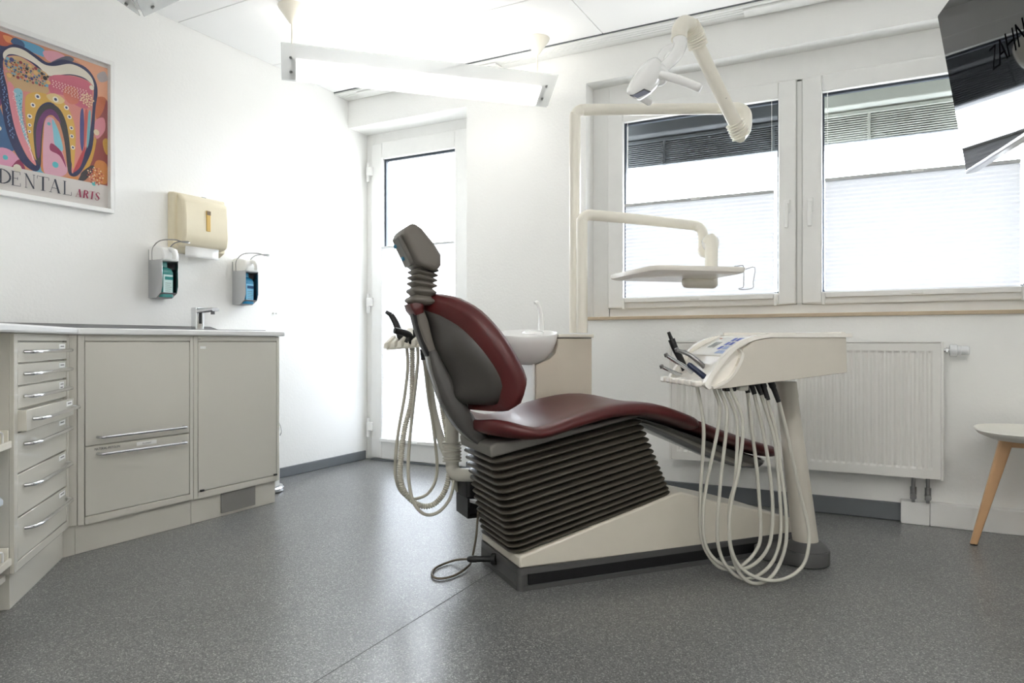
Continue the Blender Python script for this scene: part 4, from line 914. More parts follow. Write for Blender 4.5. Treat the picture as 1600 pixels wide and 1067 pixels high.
# boot and the arm that joins it to the chair base
inb = CH((1.02, .10, 0)); d_ = (Vector((inb.x, inb.y, 0)) - cc); dn = d_.normalized(); sn = Vector((-dn.y, dn.x, 0))
def capsule(r, h, L): 
    return [cc + dn * (r * math.sin(a) * -1) + sn * (r * math.cos(a)) + Vector((0, 0, h)) for a in [math.pi * k / 14 for k in range(15)]] + [cc + dn * L - sn * r + Vector((0, 0, h)), cc + dn * L + sn * r + Vector((0, 0, h))]
build('boot', M().loft([capsule(.080, .001, .165), capsule(.085, .005, .165), capsule(.085, .050, .165), capsule(.082, .054, .165)]), TRIMD, du, sharp=40)
build('boot_collar', M().lathe([(.080, .0545), (.080, .058), (.056, .084), (.050, .086)], cc, 28), TRIMD, du, sharp=30)
mids = [cb.lerp(ctp, t) for t in (0, .25, .5, .62, .623, .9, .903, 1)]
b = M(); b.loft([[c + Vector((p[0], p[1], 0)) for p in rrect(r, r, r * .99, 6)] for c, r in zip(mids, (.047, .0455, .0435, .0425, .041, .0395, .041, .041))]); build('column', b, mat('warm_grey_column', (196, 191, 180), .45), du, sharp=50)
N0 = Vector((-.534, 2.413, 0)); E1 = Vector((math.cos(R(36.092)), math.sin(R(36.092)), 0)); E2 = Vector((-E1.y, E1.x, 0))
DLX = lambda p: N0 + E1 * p[0] + E2 * p[1] + Vector((0, 0, p[2]))
WD = .345
SIDE = [(.012, .681), (.06, .698), (.094, .737), (.118, .79), (.125, .815), (.16, .841), (.20, .850), (.24, .8545), (.505, .8545), (.509, .732), (.075, .682), (.03, .679)]
OUTR = [(.0, .677), (-.013, .690), (-.010, .706), (.011, .739), (.053, .791), (.098, .832), (.156, .857), (.214, .8665), (.25, .868), (.525, .8685)]
INNR = [(.010, .683), (.006, .694), (.012, .710), (.030, .738), (.066, .781), (.106, .817), (.158, .842), (.21, .8525), (.25, .854), (.525, .855)]
for w0, w1, so in ((0, .018, -1), (WD - .018, WD, 1)):
    b = M(DLX); b.prism(SIDE, lambda p: (p[0], w0, p[1]), lambda p: (p[0], w1, p[1])); build('side_panel', b, mat('side_ivory', (208, 202, 191), .4), du, bevel=.002)
    b = M(DLX); a0_, a1_ = (w0 - .005, w1 + .002) if so < 0 else (w0 - .002, w1 + .005)
    rings = []
    oo, ii = cr([(p[0], 0, p[1]) for p in OUTR], 5), cr([(p[0], 0, p[1]) for p in INNR], 5)
    for o_, i_ in zip(oo, ii): rings.append([(o_.x, a0_, o_.z), (o_.x, a1_, o_.z), (i_.x, a1_, i_.z), (i_.x, a0_, i_.z)])
    b.loft(rings); build('rim', b, UNITW, du, bevel=.003, sharp=50)
    b = M(DLX); gp = [(.106, .817), (.118, .800), (.112, .776), (.092, .738), (.064, .708), (.016, .686)]; gq = [(.116, .812), (.127, .796), (.121, .772), (.099, .733), (.067, .701), (.018, .679)]
    rings = [[(o_.x, a0_ + .002, o_.z), (o_.x, a1_, o_.z), (i_.x, a1_, i_.z), (i_.x, a0_ + .002, i_.z)] for o_, i_ in zip(cr([(p[0], 0, p[1]) for p in gp], 4), cr([(p[0], 0, p[1]) for p in gq], 4))]
    b.loft(rings); build('grip_edge', b, UNITW, du, sharp=50)
    wi0, wi1 = ((.0182, .022) if so < 0 else (WD - .022, WD - .0182))
    b = M(DLX); b.prism([(.012, .684), (.008, .695), (.014, .710), (.032, .738), (.068, .781), (.108, .817), (.16, .842), (.16, .72), (.075, .69)], lambda p: (p[0], wi0, p[1]), lambda p: (p[0], wi1, p[1])); build('inner_cheek', b, UNITW, du)
tr_ = M(DLX); tr_.box((.19, .02, .856), (.52, WD - .02, .8625)); tr_.box((.50, .02, .8627), (.515, WD - .02, .874)); tr_.box((.20, WD - .03, .8627), (.5, WD - .02, .8745))
build('tray_top', tr_, UNITW, du, bevel=.002)
build('bottom_plate', M(DLX).prism([(.02, .681), (.505, .731), (.505, .737), (.02, .687)], lambda p: (p[0], .0185, p[1]), lambda p: (p[0], WD - .0185, p[1])), mat('under_grey', (190, 184, 172), .5), du)
build('end_panel', BX((.499, .0185, .738), (.508, WD - .0185, .8555), DLX), CREAM, du)
# control panel
PA, PB = Vector((.185, 0, .858)), Vector((.060, 0, .790)); ps = (PB - PA).normalized(); pn = Vector((ps.z, 0, -ps.x)); pn = pn if pn.z > 0 else -pn
PN = lambda p: DLX(PA + ps * p[1] + Vector((0, p[0], 0)) + pn * p[2])
pl = (PB - PA).length
cp_ = build('control_panel', BX((.019, 0, -.008), (WD - .019, pl, 0), PN), CREAM, du)
build('panel_foil', BX((.030, .006, .0001), (WD - .030, pl - .002, .0012), PN), mat('foil_white', (232, 231, 226), .35), cp_)
build('display', BX((.205, .045, .0013), (.262, .085, .0026), PN), LCD, cp_)
build('display_digits', BX((.222, .058, .0027), (.230, .074, .003), PN).box((.236, .058, .0027), (.244, .074, .003)), INK, cp_)
for j, (s0_, cols) in enumerate(((.016, (BLUE, BLUE, BLUE)), (.046, (BLUE, BLUE, BLUE)), (.076, (LBLUE, LBLUE, BLUE)), (.106, (LBLUE, LBLUE, LBLUE)))):
    for k, c in enumerate(cols):
        v0_ = (.040, .082, .132)[k]; v1_ = v0_ + (.036 if k < 2 else .022)
        if j == 3 and k == 2: continue
        build('key', BX((v0_, s0_, .0013), (v1_, s0_ + .022, .0024), PN), c, cp_, bevel=.0005, seg=1)
build('indicator', BX((.262, .014, .0013), (.284, .020, .002), PN), mat('orange_mark', (206, 140, 104), .5), cp_)
b = M(DLX); WL = [(.060, .788), (.056, .765), (.044, .738), (.022, .714), (-.004, .702), (-.016, .700), (-.016, .692), (.0, .692), (.03, .705), (.055, .732), (.068, .765), (.070, .788)]
b.prism(WL, lambda p: (p[0], .0188, p[1]), lambda p: (p[0], WD - .0188, p[1])); build('instrument_well', b, UNITW, du, sharp=50)
for k in range(6):
    w_ = .020 + k * .0605
    build('holder_lug', BX((-.040, w_ - .0, .684), (-.012, w_ + .040, .706), DLX), UNITW, du, bevel=.006, seg=3)
# five hoses, from the front outlets round the loop to the rear sockets
HP = [
 [((-0.5966, 2.5041, 0.6938)), (-0.5902, 2.4961, 0.6718), (-0.5759, 2.4924, 0.6005), (-0.5665, 2.4861, 0.5119), (-0.5756, 2.4813, 0.3283), (-0.5766, 2.4807, 0.1973), (-0.5641, 2.4874, 0.1185), (-0.5248, 2.5084, 0.0555), (-0.4831, 2.5306, 0.0425), (-0.4462, 2.5503, 0.0582), (-0.4061, 2.5831, 0.1059), (-0.3937, 2.6011, 0.1661), (-0.4026, 2.6076, 0.3221), (-0.4133, 2.6132, 0.4269), (-0.4227, 2.6082, 0.5066), (-0.4419, 2.6207, 0.6599)],
 [((-0.5442, 2.5094, 0.6950)), (-0.5363, 2.5136, 0.6702), (-0.5183, 2.5119, 0.6194), (-0.5182, 2.5006, 0.5579), (-0.5280, 2.4953, 0.4910), (-0.5575, 2.4796, 0.3304), (-0.5664, 2.4749, 0.2255), (-0.5618, 2.4773, 0.1475), (-0.5418, 2.4880, 0.0953), (-0.4997, 2.5105, 0.0587), (-0.4444, 2.5400, 0.0482), (-0.3998, 2.5751, 0.0712), (-0.3643, 2.6054, 0.1313), (-0.3564, 2.6209, 0.2451), (-0.3672, 2.6265, 0.3751), (-0.3876, 2.6270, 0.5066), (-0.4217, 2.6315, 0.6553)],
 [((-0.5251, 2.5025, 0.6959)), (-0.5153, 2.5078, 0.6668), (-0.4985, 2.5111, 0.6248), (-0.4906, 2.5040, 0.5923), (-0.4935, 2.4968, 0.5153), (-0.5013, 2.4926, 0.4377), (-0.5120, 2.4812, 0.3087), (-0.5184, 2.4778, 0.2051), (-0.5139, 2.4802, 0.1273), (-0.4909, 2.4925, 0.0651), (-0.4497, 2.5145, 0.0237), (-0.4057, 2.5493, 0.0228), (-0.3613, 2.5843, 0.0587), (-0.3363, 2.6203, 0.1209), (-0.3307, 2.6347, 0.2185), (-0.3428, 2.6509, 0.3732), (-0.3583, 2.6539, 0.5053), (-0.4014, 2.6423, 0.6553)],
 [((-0.5023, 2.4977, 0.6923)), (-0.4925, 2.5029, 0.6634), (-0.4612, 2.5083, 0.5823), (-0.4547, 2.5005, 0.5173), (-0.4598, 2.4864, 0.3650), (-0.4756, 2.4780, 0.2874), (-0.4787, 2.4763, 0.1851), (-0.4691, 2.4815, 0.1075), (-0.4460, 2.4938, 0.0458), (-0.4098, 2.5131, 0.0125), (-0.3661, 2.5478, 0.0172), (-0.3322, 2.5885, 0.0619), (-0.3118, 2.6221, 0.1447), (-0.3168, 2.6421, 0.2713), (-0.3360, 2.6545, 0.4001), (-0.3488, 2.6590, 0.5053), (-0.3812, 2.6531, 0.6370)],
 [((-0.4817, 2.4917, 0.6932)), (-0.4720, 2.4969, 0.6645), (-0.4429, 2.5011, 0.5927), (-0.4360, 2.4934, 0.5193), (-0.4488, 2.4809, 0.3919), (-0.4661, 2.4660, 0.3061), (-0.4748, 2.4614, 0.2243), (-0.4704, 2.4638, 0.1428), (-0.4479, 2.4758, 0.0813), (-0.4073, 2.4974, 0.0431), (-0.3540, 2.5316, 0.0240), (-0.3023, 2.5818, 0.0271), (-0.2598, 2.6385, 0.0587), (-0.2435, 2.6699, 0.1209), (-0.2479, 2.6902, 0.1894), (-0.2699, 2.6898, 0.2826), (-0.2992, 2.6855, 0.4253), (-0.3142, 2.6832, 0.5046), (-0.3448, 2.6725, 0.6370)],
]
SOCK = [(((-0.4538, 2.6256, 0.7053)), (-0.4399, 2.6217, 0.6553)), (((-0.4396, 2.6332, 0.7099)), (-0.4196, 2.6325, 0.6507)), (((-0.4233, 2.6419, 0.7145)), (-0.3974, 2.6444, 0.6484)), (((-0.4030, 2.6527, 0.7145)), (-0.3771, 2.6552, 0.6301)), (((-0.3786, 2.6658, 0.7214)), (-0.3427, 2.6736, 0.6232))]
for p, (s0_, s1_) in zip(HP, SOCK):
    h = build('hose', M().tube(cr(p, 6), .0062, 10), HOSE, du, sharp=80)
    a, b_ = Vector(s0_), Vector(s1_)
    build('socket', M().tube([a, a.lerp(b_, .45), a.lerp(b_, .5), b_], [.013, .012, .0095, .0085], 10), BLACK, h)
build('clamp_block', BX((.075, .03, .668), (.115, .06, .690), DLX), BLACK, du, bevel=.003)
build('cable_block', BX((.12, .02, .670), (.155, .06, .692), DLX), HOSE, du, bevel=.004)
# instruments lying in the holder
def instrument(name, label, path, rad, m, cat='dental handpiece', extra=None):
    P = cr(path, 4); n = len(P); rr = [rad[0] + (rad[1] - rad[0]) * i / (n - 1) for i in range(n)]
    o = thing(name, label, cat, path[0], 0, None)
    build('handle_body', M().tube(P, rr, 12), m, o)
    if extra: extra(o, P)
    return o
def tip(m, r, ln):
    def f(o, P):
        d = (P[-1] - P[-2]).normalized(); build('tip', M().tube([P[-1], P[-1] + d * ln], [r, r * .8], 10), m, o)
    return f
def neck(m, r0, r1):
    def f(o, P):
        d = (P[0] - P[1]).normalized(); build('sleeve', M().tube([P[0], P[0] + d * .035], [r0, r1], 12), m, o)
        dd = Vector((-E1.x, -E1.y, -.5)).normalized(); build('head', M().lathe([(.007, -.006), (.008, -.004), (.008, .006), (.005, .009), (0, .009)], P[-1], 12, (-.3, -.2, .93)), m, o)
    return f
instrument('air_syringe', 'black air and water syringe standing upright at the far end of the holder', [(-0.6838, 2.6956, 0.7257), (-0.6990, 2.6875, 0.7699), (-0.7185, 2.6771, 0.8117), (-0.7315, 2.6701, 0.8486)], (.0125, .0135), BLACK, 'dental syringe', tip(BLACK, .008, .030))
instrument('turbine_handpiece', 'silver handpiece lowest and leftmost in the instrument holder', [(-0.6787, 2.6756, 0.7046), (-0.7054, 2.6557, 0.7170), (-0.7319, 2.6359, 0.7318), (-0.7555, 2.6233, 0.7440)], (.0085, .006), ALU, extra=neck(STEEL, .0085, .009))
instrument('contra_angle_handpiece', 'silver angled handpiece between the lowest one and the navy sleeve', [(-0.6188, 2.6169, 0.7110), (-0.6543, 2.5980, 0.7418), (-0.6919, 2.5779, 0.7678), (-0.7211, 2.5623, 0.7891)], (.010, .0065), ALU, extra=neck(STEEL, .010, .0105))
instrument('straight_handpiece', 'silver handpiece highest in the holder crossing the black syringe', [(-0.5759, 2.5718, 0.7394), (-0.6045, 2.5565, 0.7695), (-0.6376, 2.5502, 0.7947), (-0.6724, 2.5316, 0.8087)], (.0095, .007), STEEL, extra=neck(STEEL, .0095, .010))
instrument('scaler_handpiece', 'handpiece in a navy blue sleeve next to the white rim', [(-0.5578, 2.4908, 0.7090), (-0.5756, 2.4813, 0.7269), (-0.5958, 2.4818, 0.7422), (-0.6161, 2.4823, 0.7576)], (.011, .0095), NAVY, extra=tip(NAVY, .0085, .006))

# ------------------------------------------------------------ spittoon unit
su = thing('spittoon_unit', 'beige water unit with white cuspidor bowl behind the chair', 'spittoon unit', (-1.1996, 2.7036, 0.0008), R(50.647))
pA = Vector((-1.2991, 2.6505, 0.7688)); pB = Vector((-1.1263, 2.8448, 0.7667)); ux = (pB - pA); ux.z = 0; wU = ux.length; ux.normalize(); uy = Vector((-ux.y, ux.x, 0))
SU = lambda p: Vector((pA.x, pA.y, 0)) + ux * p[0] + uy * p[1] + Vector((0, 0, p[2]))
body = M(SU); q = [(0, .0), (wU, .0), (wU, .853), (.098, .853), (.098, .83), (.088, .79), (.06, .765), (.02, .75), (.0, .742)]
body.prism(q, lambda p: (p[0], 0, p[1]), lambda p: (p[0], .16, p[1])); build('housing', body, mat('unit_beige', (214, 205, 190), .3, coat=.3), su, bevel=.004)
build('side_cover', BX((-.012, .01, 0), (-.001, .13, .745), SU), CERAM, su, bevel=.003)
build('top_cap', BX((.099, -.008, .857), (wU + .006, .17, .871), SU), CREAM2, su, bevel=.003)
build('seal_line', BX((.10, .004, .8535), (wU - .001, .158, .8565), SU), BLACK, su)
bc = Vector((-1.3527, 2.6672, 0.8686)); ax = (Vector((0, 0, 1)) + (Vector((0, 0, 0)) - Vector((bc.x, bc.y, 0))).normalized() * .13).normalized()
prof = [(.01, -.128), (.05, -.122), (.085, -.100), (.112, -.065), (.127, -.025), (.132, .004), (.130, .008), (.126, .004), (.115, -.03), (.09, -.07), (.05, -.095), (.01, -.10)]
build('bowl', M().lathe(prof, bc, 40, ax), CERAM, su, sharp=50)
build('bowl_cover', M().lathe([(.0, .001), (.045, .001), (.047, .005), (.040, .011), (.0, .013)], bc + Vector((.015, .03, .004)), 24, ax), CERAM, su)
sp = cr([(-1.3018, 2.7057, 0.8878), (-1.3018, 2.7057, 0.9315), (-1.3043, 2.7044, 0.9643), (-1.3115, 2.7006, 0.9916), (-1.3143, 2.6877, 1.0074), (-1.3171, 2.6749, 1.0014)], 4)
build('water_spout', M().tube(sp, [.013 - .006 * i / (len(sp) - 1) for i in range(len(sp))], 12), CERAM, su)

# ------------------------------------------------------------ operating lamp on its pole
ol = thing('operating_lamp', 'ivory jointed pole with white operating lamp head above the chair', 'dental lamp', (-1.1844, 2.7911, 0.8716))
pole = [(-1.1832, 2.7917, 0.8771), (-1.1832, 2.7917, 1.4819), (-1.1832, 2.7917, 1.7789), (-1.1808, 2.7930, 1.8118), (-1.1674, 2.8001, 1.8297), (-1.1397, 2.8263, 1.8385), (-0.9494, 2.9619, 1.8498), (-0.6858, 3.1366, 1.8625), (-0.6113, 3.1763, 1.8611)]
build('pole', M().tube(cr(pole, 6), .0245, 16), CREAM2, ol, sharp=80)
el = cr([(-0.6213, 3.1710, 1.8625), (-0.5815, 3.1922, 1.8625), (-0.5525, 3.1964, 1.8424), (-0.5457, 3.1887, 1.8000), (-0.5471, 3.1653, 1.7576), (-0.5611, 3.1238, 1.7184)], 5)
build('elbow', M().tube(el, .0275, 16), CREAM2, ol, sharp=80)
a_, b_ = Vector((-0.5561, 3.0811, 1.7339)), Vector((-0.6757, 2.8359, 2.0401))
build('arm', M().tube([a_, b_], [.0275, .0275], 16), CREAM2, ol)
build('arm_screw', M().tube([a_.lerp(b_, .36) - Vector(cam.matrix_basis.to_3x3() @ Vector((0, 0, -1))) * .026, a_.lerp(b_, .36) - Vector(cam.matrix_basis.to_3x3() @ Vector((0, 0, -1))) * .0285], .004, 10), BLACK, ol)
build('joint_bellows', M().ribbed([Vector((-0.5483, 3.0966, 1.7124)), Vector((-0.5685, 3.0632, 1.7633))], .0365, .012, .0035, 18), CREAM2, ol, sharp=60)
build('joint_bellows', M().ribbed(cr([(-0.6701, 2.8446, 2.0268), (-0.6799, 2.8110, 2.0673), (-0.6907, 2.7826, 2.0839)], 6), .037, .011, .0035, 18), CREAM2, ol, sharp=60)
build('upper_elbow', M().tube(cr([(-0.6819, 2.7986, 2.0731), (-0.6926, 2.7702, 2.0895), (-0.7040, 2.7358, 2.0782), (-0.7111, 2.7150, 2.0491), (-0.7107, 2.7039, 2.0075)], 5), [.031] * 21, 16), CREAM2, ol, sharp=80)
hd = cr([(-0.7085, 2.7050, 2.0124), (-0.7050, 2.7012, 1.9856), (-0.7133, 2.6855, 1.9493), (-0.7337, 2.6690, 1.9178), (-0.7583, 2.6501, 1.8888)], 5)
hm_ = build('yoke', M().tube(hd, [.027 - .006 * i / 20 for i in range(21)], 14), CERAM, ol, sharp=80)
build('yoke_brace', M().tube(cr([(-0.7287, 2.7056, 1.9869), (-0.7607, 2.6942, 1.9741), (-0.7755, 2.6750, 1.9402), (-0.7668, 2.6626, 1.9020)], 4), .014, 10), CERAM, ol)
# head: wedge shaped shell, lens at the lower left end, hub and two handles
hub = Vector((-0.7698, 2.6383, 1.8575))
nose, back = Vector((-0.8724, 2.5949, 1.7924)), Vector((-0.7828, 2.6654, 1.9332))
ax_ = (back - nose).normalized(); vw = (hub - Vector((0, 0, .84))).normalized(); up_ = vw.cross(ax_).normalized(); 
if up_.dot(Vector((-0.8594, 2.6018, 1.8809)) - hub) < 0: up_ = -up_
rings = []
for t, top, bot, dep in ((-.04, .010, .022, .05), (.02, .020, .046, .066), (.04, .020, .050, .068), (.3, .032, .066, .080), (.6, .036, .070, .084), (.85, .028, .058, .074), (.98, .016, .036, .054), (1.02, .006, .018, .03)):
    c = nose.lerp(back, t) + up_ * 0
    rings.append([c + vw * (dep * math.cos(a)) + up_ * ((top if math.sin(a) > 0 else bot) * math.sin(a)) for a in [2 * math.pi * k / 20 for k in range(20)]])
hs = build('lamp_head', M().loft(rings), CERAM, ol, sub=1)
build('hub', M().lathe([(.036, -.05), (.040, -.03), (.038, -.005), (.028, .006), (0, .008)], hub, 20, -vw), CERAM, ol)
la, lb, lc, ld = [Vector(p) for p in ((-0.8547, 2.5420, 1.7658), (-0.8058, 2.5681, 1.7899), (-0.7905, 2.5989, 1.7874), (-0.8397, 2.5727, 1.7619))]
ln = (lb - la).cross(ld - la).normalized() * .004
build('lens_frame', M().loft([[la - ln, lb - ln, lc - ln, ld - ln], [la + ln, lb + ln, lc + ln, ld + ln]]), mat('lens_frame_grey', (96, 98, 102), .3), ol, bevel=.0015)
k_ = lambda p: (la + lb + lc + ld) / 4 + (p - (la + lb + lc + ld) / 4) * .82
build('lens', M().loft([[k_(p) - ln * 1.5 for p in (la, lb, lc, ld)], [k_(p) + ln * 1.5 for p in (la, lb, lc, ld)]]), mat('lens_glass', (150, 156, 176), .08, coat=1), ol)
build('grip', M().tube(cr([(-0.7570, 2.6112, 1.8485), (-0.7131, 2.6119, 1.8314), (-0.6526, 2.6102, 1.7987), (-0.6060, 2.6124, 1.7713)], 5), [.0165] * 15 + [.0135], 14), CERAM, ol, sharp=80)
build('grip', M().tube(cr([(-0.8595, 2.6812, 1.8070), (-0.8447, 2.7004, 1.7979), (-0.8276, 2.7208, 1.7886)], 5), [.016] * 10 + [.013], 14), CERAM, ol, sharp=80)

# ------------------------------------------------------------ instrument tray on its arm
ta = thing('tray_table', 'white instrument tray held by a bent ivory arm in front of the left window', 'tray table', (-1.1094, 2.6951, 0.8704))
tp2 = [(-1.1106, 2.6945, 0.8756), (-1.1106, 2.6945, 1.1396), (-1.1106, 2.6945, 1.3192), (-1.1071, 2.6963, 1.3456), (-1.0926, 2.7097, 1.3610), (-1.0701, 2.7387, 1.3637), (-0.9308, 2.9038, 1.3603), (-0.7801, 3.1202, 1.3583), (-0.7449, 3.1504, 1.3515), (-0.7273, 3.1598, 1.3315), (-0.7223, 3.1624, 1.3002), (-0.7223, 3.1624, 1.2546)]
build('arm', M().tube(cr(tp2, 6), .0225, 16), CREAM2, ta, sharp=80)
jax = Vector((-.28 * CU.x + .5, -1, 0)).normalized()
build('joint_drum', M().lathe([(.030, -.03), (.034, -.026), (.034, .026), (.030, .03)], Vector((-0.7054, 3.1374, 1.2450)), 24, jax), CREAM2, ta)
build('joint_ring', M().lathe([(.036, -.012), (.038, -.010), (.038, .010), (.036, .012)], Vector((-0.6824, 3.1214, 1.2697)), 24, jax), CERAM, ta)
build('stub', M().tube(cr([(-0.6912, 3.1110, 1.2662), (-0.6767, 3.1075, 1.2843), (-0.6720, 3.0986, 1.2551), (-0.6732, 3.0980, 1.2051), (-0.6732, 3.0980, 1.0996)], 4), .0275, 16), CREAM2, ta, sharp=80)
zt = 1.115
TC = [(-1.1020, 2.9603, 1.1150), (-0.7857, 2.6244, 1.1150), (-0.4771, 2.8869, 1.1150), (-0.7949, 3.2380, 1.1150)]
tc_ = [Vector(p) for p in TC]; cen_ = sum(tc_, Vector()) / 4
def trayring(k, z):
    out = []
    for i in range(4):
        p, a, c = tc_[i], tc_[i - 1], tc_[(i + 1) % 4]
        for w0, w1 in ((.10, 0), (.03, .03), (0, .10)):
            q = p + (a - p) * w0 + (c - p) * w1; q = cen_ + (q - cen_) * k; out.append((q.x, q.y, z))
    return out
build('tray', M().loft([trayring(.90, zt - .006), trayring(.985, zt), trayring(1.0, zt + .010), trayring(1.0, zt + .018), trayring(.975, zt + .018), trayring(.965, zt + .006)]), UNITW, ta, sharp=50)
bA, bB = Vector((-0.7600, 3.0176, 1.1025)), Vector((-0.6671, 3.1012, 1.1052)); bA.z = bB.z = zt - .021
bx_ = (bB - bA).normalized(); by_ = Vector((-bx_.y, bx_.x, 0))
nb_ = 13; bp_ = [bA + (bB - bA) * t for t in [-.16, -.15, -.12, -.07, 0, .25, .5, .75, 1, 1.07, 1.12, 1.15, 1.16]]; br_ = [.002, .010, .017, .022, .025, .025, .025, .025, .025, .022, .017, .010, .002]
build('tray_bracket', M().tube(bp_, br_, 18), CREAM2, ta, sharp=80)
wr = M(); wr.tube(cr([(-0.5679, 3.0181, 1.1214), (-0.5632, 3.0207, 1.1507), (-0.5533, 3.0373, 1.1545), (-0.5362, 3.0577, 1.1596), (-0.5315, 3.0602, 1.1448), (-0.5315, 3.0602, 1.0911), (-0.5339, 3.0590, 1.0669), (-0.5467, 3.0294, 1.0601), (-0.5272, 3.0059, 1.0538), (-0.4865, 3.0049, 1.0589), (-0.4842, 3.0061, 1.0851), (-0.4784, 3.0092, 1.1428), (-0.5191, 3.0329, 1.1404)], 3), .0016, 8)
build('cup_wire', wr, STEEL, ta, label='bent wire cup holder')

# ------------------------------------------------------------ assistant's rack behind the backrest
ar = thing('assistant_rack', 'cream suction holder with long looping hoses behind the backrest', 'suction rack', (-1.5025, 2.3152, 0.3731))
b = M(); fr = [Vector((-1.7237, 2.1858, 0.8163)), Vector((-1.5580, 2.1836, 0.8291))]; bk_ = [Vector((-1.7211, 2.3232, 0.8960)), Vector((-1.6243, 2.3069, 0.9024))]
b.loft([[fr[0], fr[1], bk_[1], bk_[0]], [p + Vector((0, 0, -.012)) for p in (fr[0], fr[1], bk_[1], bk_[0])]]); build('holder_plate', b, CREAM2, ar, bevel=.003)
for k in range(5):
    c = fr[0].lerp(fr[1], .04 + k * .2); dirb = (bk_[0] - fr[0]).normalized(); sx = (fr[1] - fr[0]).normalized()
    b = M(); w_ = .012; b.loft([[c + sx * i_ + dirb * d + Vector((0, 0, h)) for i_, h in ((-w_, .0), (w_, .0), (w_ * .8, .024), (-w_ * .8, .024))] for d in (-.012, .05)]); build('holder_lug', b, CREAM2, ar, bevel=.003)
RH = [
 (HOSED, .0065, [(-1.6434, 2.2060, 0.8289), (-1.6391, 2.2083, 0.8041), (-1.6369, 2.2095, 0.7372), (-1.6539, 2.2118, 0.6250), (-1.6830, 2.2075, 0.4746), (-1.6978, 2.2110, 0.3606), (-1.7020, 2.2201, 0.3061), (-1.7009, 2.2434, 0.2541), (-1.6850, 2.2745, 0.2193), (-1.6676, 2.3065, 0.2098), (-1.6384, 2.3447, 0.2247), (-1.6167, 2.3676, 0.2731), (-1.6098, 2.3713, 0.3432), (-1.6201, 2.3658, 0.4599), (-1.6339, 2.3585, 0.5767), (-1.6384, 2.3447, 0.6681), (-1.6440, 2.3304, 0.7588)]),
 (HOSED, .0065, [(-1.5923, 2.2106, 0.8289), (-1.5901, 2.2118, 0.7749), (-1.5967, 2.2083, 0.6888), (-1.6064, 2.2031, 0.5905), (-1.6194, 2.1962, 0.4430), (-1.6227, 2.1944, 0.3324), (-1.6097, 2.2014, 0.2366), (-1.5836, 2.2153, 0.1887), (-1.5569, 2.2409, 0.1714), (-1.5233, 2.2701, 0.1875), (-1.4960, 2.2960, 0.2373), (-1.4896, 2.3108, 0.3100), (-1.5003, 2.3164, 0.3981), (-1.5246, 2.3261, 0.5084), (-1.5546, 2.3441, 0.6195), (-1.6008, 2.3535, 0.7408)]),
]
for m_, r_, p in RH: build('hose', M().tube(cr(p, 6), r_, 10), m_, ar, sharp=80)
p = [(-1.6178, 2.2084, 0.8289), (-1.6156, 2.2095, 0.8042), (-1.6156, 2.2095, 0.6932), (-1.6189, 2.2078, 0.6044), (-1.6478, 2.2037, 0.4995), (-1.6609, 2.1967, 0.3807), (-1.6609, 2.1967, 0.3064), (-1.6473, 2.2153, 0.2448), (-1.6071, 2.2481, 0.2015), (-1.5666, 2.2810, 0.2029), (-1.5357, 2.3088, 0.2458), (-1.5246, 2.3261, 0.3042), (-1.5288, 2.3352, 0.3706), (-1.5423, 2.3393, 0.4679), (-1.5613, 2.3405, 0.5583), (-1.5771, 2.3434, 0.6187), (-1.6053, 2.3510, 0.6944), (-1.6270, 2.3508, 0.7560)]
build('suction_hose', M().ribbed(cr(p, 6), .0105, .0085, .0016, 10), HOSED, ar, sharp=60, label='ribbed suction hose')
build('hose_arm', M().tube(cr([(-1.6591, 2.3563, 0.7918), (-1.6499, 2.3612, 0.7320), (-1.6384, 2.3787, 0.5748), (-1.5994, 2.3882, 0.4325), (-1.5499, 2.3693, 0.3715)], 5), [.017] * 21, 14), HOSE, ar, sharp=80)
build('arm_cap', M().tube([(-1.6614, 2.3551, 0.8101), (-1.6568, 2.3576, 0.7658)], .019, 12), BLACK, ar)
build('stand_pipe', M().tube(cr([(-1.5658, 2.3381, 0.7087), (-1.5378, 2.3417, 0.6203), (-1.5135, 2.3321, 0.5210), (-1.5069, 2.3242, 0.3664), (-1.4981, 2.3176, 0.3381), (-1.4746, 2.3131, 0.3234), (-1.4189, 2.3032, 0.3275), (-1.3551, 2.2919, 0.3375)], 5), .026, 16), HOSE, ar, sharp=80)
build('pipe_bellows', M().ribbed([Vector((-1.5107, 2.3278, 0.4461)), Vector((-1.5069, 2.3242, 0.3689))], .035, .012, .003, 18), HOSE, ar, sharp=60)
build('drain_hose', M().tube(cr([(-1.5145, 2.3429, 0.3123), (-1.5164, 2.3645, 0.2703), (-1.5114, 2.3899, 0.2329), (-1.4910, 2.4007, 0.2072)], 4), .012, 12), HOSE, ar)
def held(name, label, path, r0, r1):
    o = thing(name, label, 'suction tip', path[0]); P = cr(path, 5); n = len(P)
    build('handle_body', M().tube(P, [r0 + (r1 - r0) * i / (n - 1) for i in range(n)], 12), BLACK, o); return o, P
o, P = held('suction_handle', 'tall black syringe leaning left in the suction holder', [(-1.6665, 2.2164, 0.8363), (-1.6775, 2.2105, 0.8737), (-1.6907, 2.2034, 0.9136), (-1.7061, 2.1952, 0.9435)], .016, .011)
build('tip', M().tube([P[-1], Vector((-1.7237, 2.1858, 0.9560))], [.0095, .007], 10), BLACK, o)
o, P = held('suction_handle', 'short thick black suction tip lying across the suction holder', [(-1.6188, 2.1851, 0.8339), (-1.6123, 2.1886, 0.8584), (-1.6193, 2.1736, 0.8705), (-1.6347, 2.1540, 0.8777), (-1.6456, 2.1368, 0.8824)], .0145, .012)
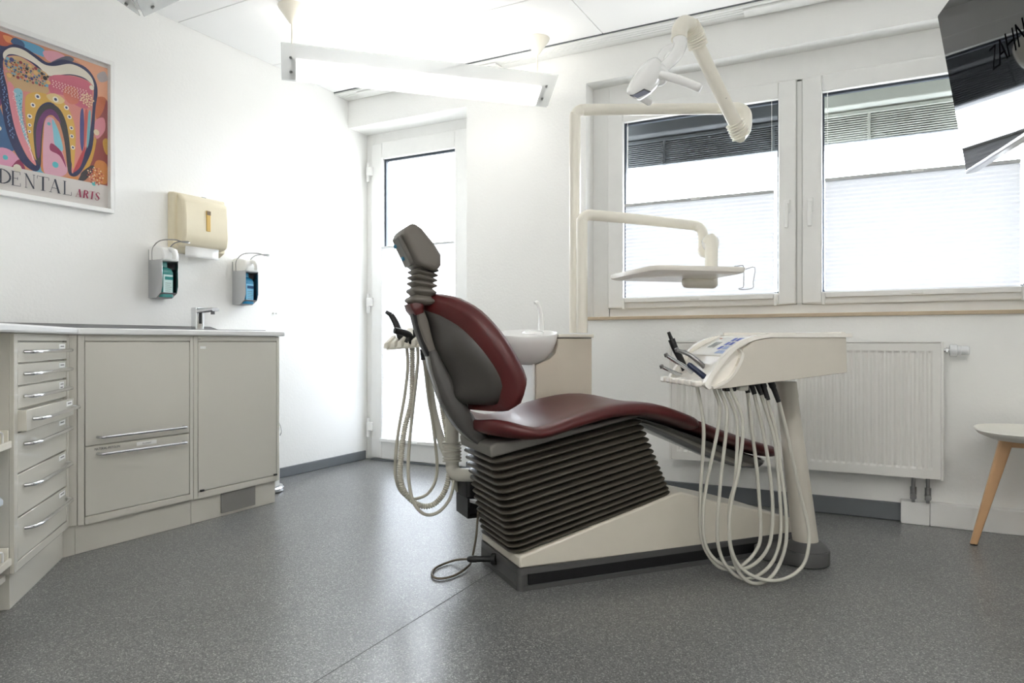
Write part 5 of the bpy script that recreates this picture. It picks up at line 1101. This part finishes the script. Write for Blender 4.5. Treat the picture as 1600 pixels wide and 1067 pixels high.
o, P = held('suction_handle', 'small black stub upright in the right slot of the suction holder', [(-1.5907, 2.2001, 0.8412), (-1.5988, 2.2071, 0.8634), (-1.6010, 2.2060, 0.8855)], .011, .008)

# ------------------------------------------------------------ foot control and its cable
fc = thing('foot_control', 'black box foot control hanging behind the ribbed bellows', 'foot control', CH((-.0, .44, .163)))
FCX = lambda p: CH((-.055 + p[0], .375 + p[1], .163 + p[2]))
build('back_shell', M(FCX).loft([[(p[0] + .05, p[1] + .07, h) for p in rrect(.05, .06, .015)] for h in (.075, .165, .172)]), BLACK, fc, bevel=.003)
build('pedal_frame', frame(M(lambda p: FCX((p[0], p[1], p[2]))), 0, .1, 0, .075, 0, .14, .008, .008, .008, .001), BLACK, fc)
build('pedal', M(FCX).prism([(.01, .01), (.09, .01), (.085, .03), (.02, .055)], lambda p: (p[0], .02, p[1]), lambda p: (p[0], .13, p[1])), mat('pedal_black', (34, 34, 36), .3), fc)
cbl = thing('connector_cable', 'grey cable with black plug curling on the floor at the chair base', 'cable', (-1.4080, 2.1024, 0.0000))
fl1 = [(-1.3637, 2.2873, 0.2092), (-1.3679, 2.2851, 0.1584), (-1.3619, 2.2656, 0.1082), (-1.3912, 2.2908, 0.0300), (-1.3655, 2.2211, 0.0120), (-1.3615, 2.1146, 0.0060), (-1.3908, 2.0606, 0.0060), (-1.4359, 2.0827, 0.0060), (-1.4681, 2.1541, 0.0060), (-1.4580, 2.2378, 0.0080), (-1.4143, 2.2365, 0.0220), (-1.3605, 2.2040, 0.0399)]
build('cord', M().tube(cr(fl1, 6), .0045, 8), mat('cord_taupe', (98, 90, 76), .5), cbl, sharp=80)
pe = CH((-.002, .2064, .052)); ps_ = Vector((-1.3605, 2.2040, 0.0399))
build('plug', M().tube([ps_, ps_.lerp(pe, .08), ps_.lerp(pe, .3), ps_.lerp(pe, .32), ps_.lerp(pe, .85), ps_.lerp(pe, .86), pe], [.009, .0125, .0125, .011, .011, .021, .021], 14), BLACK, cbl)
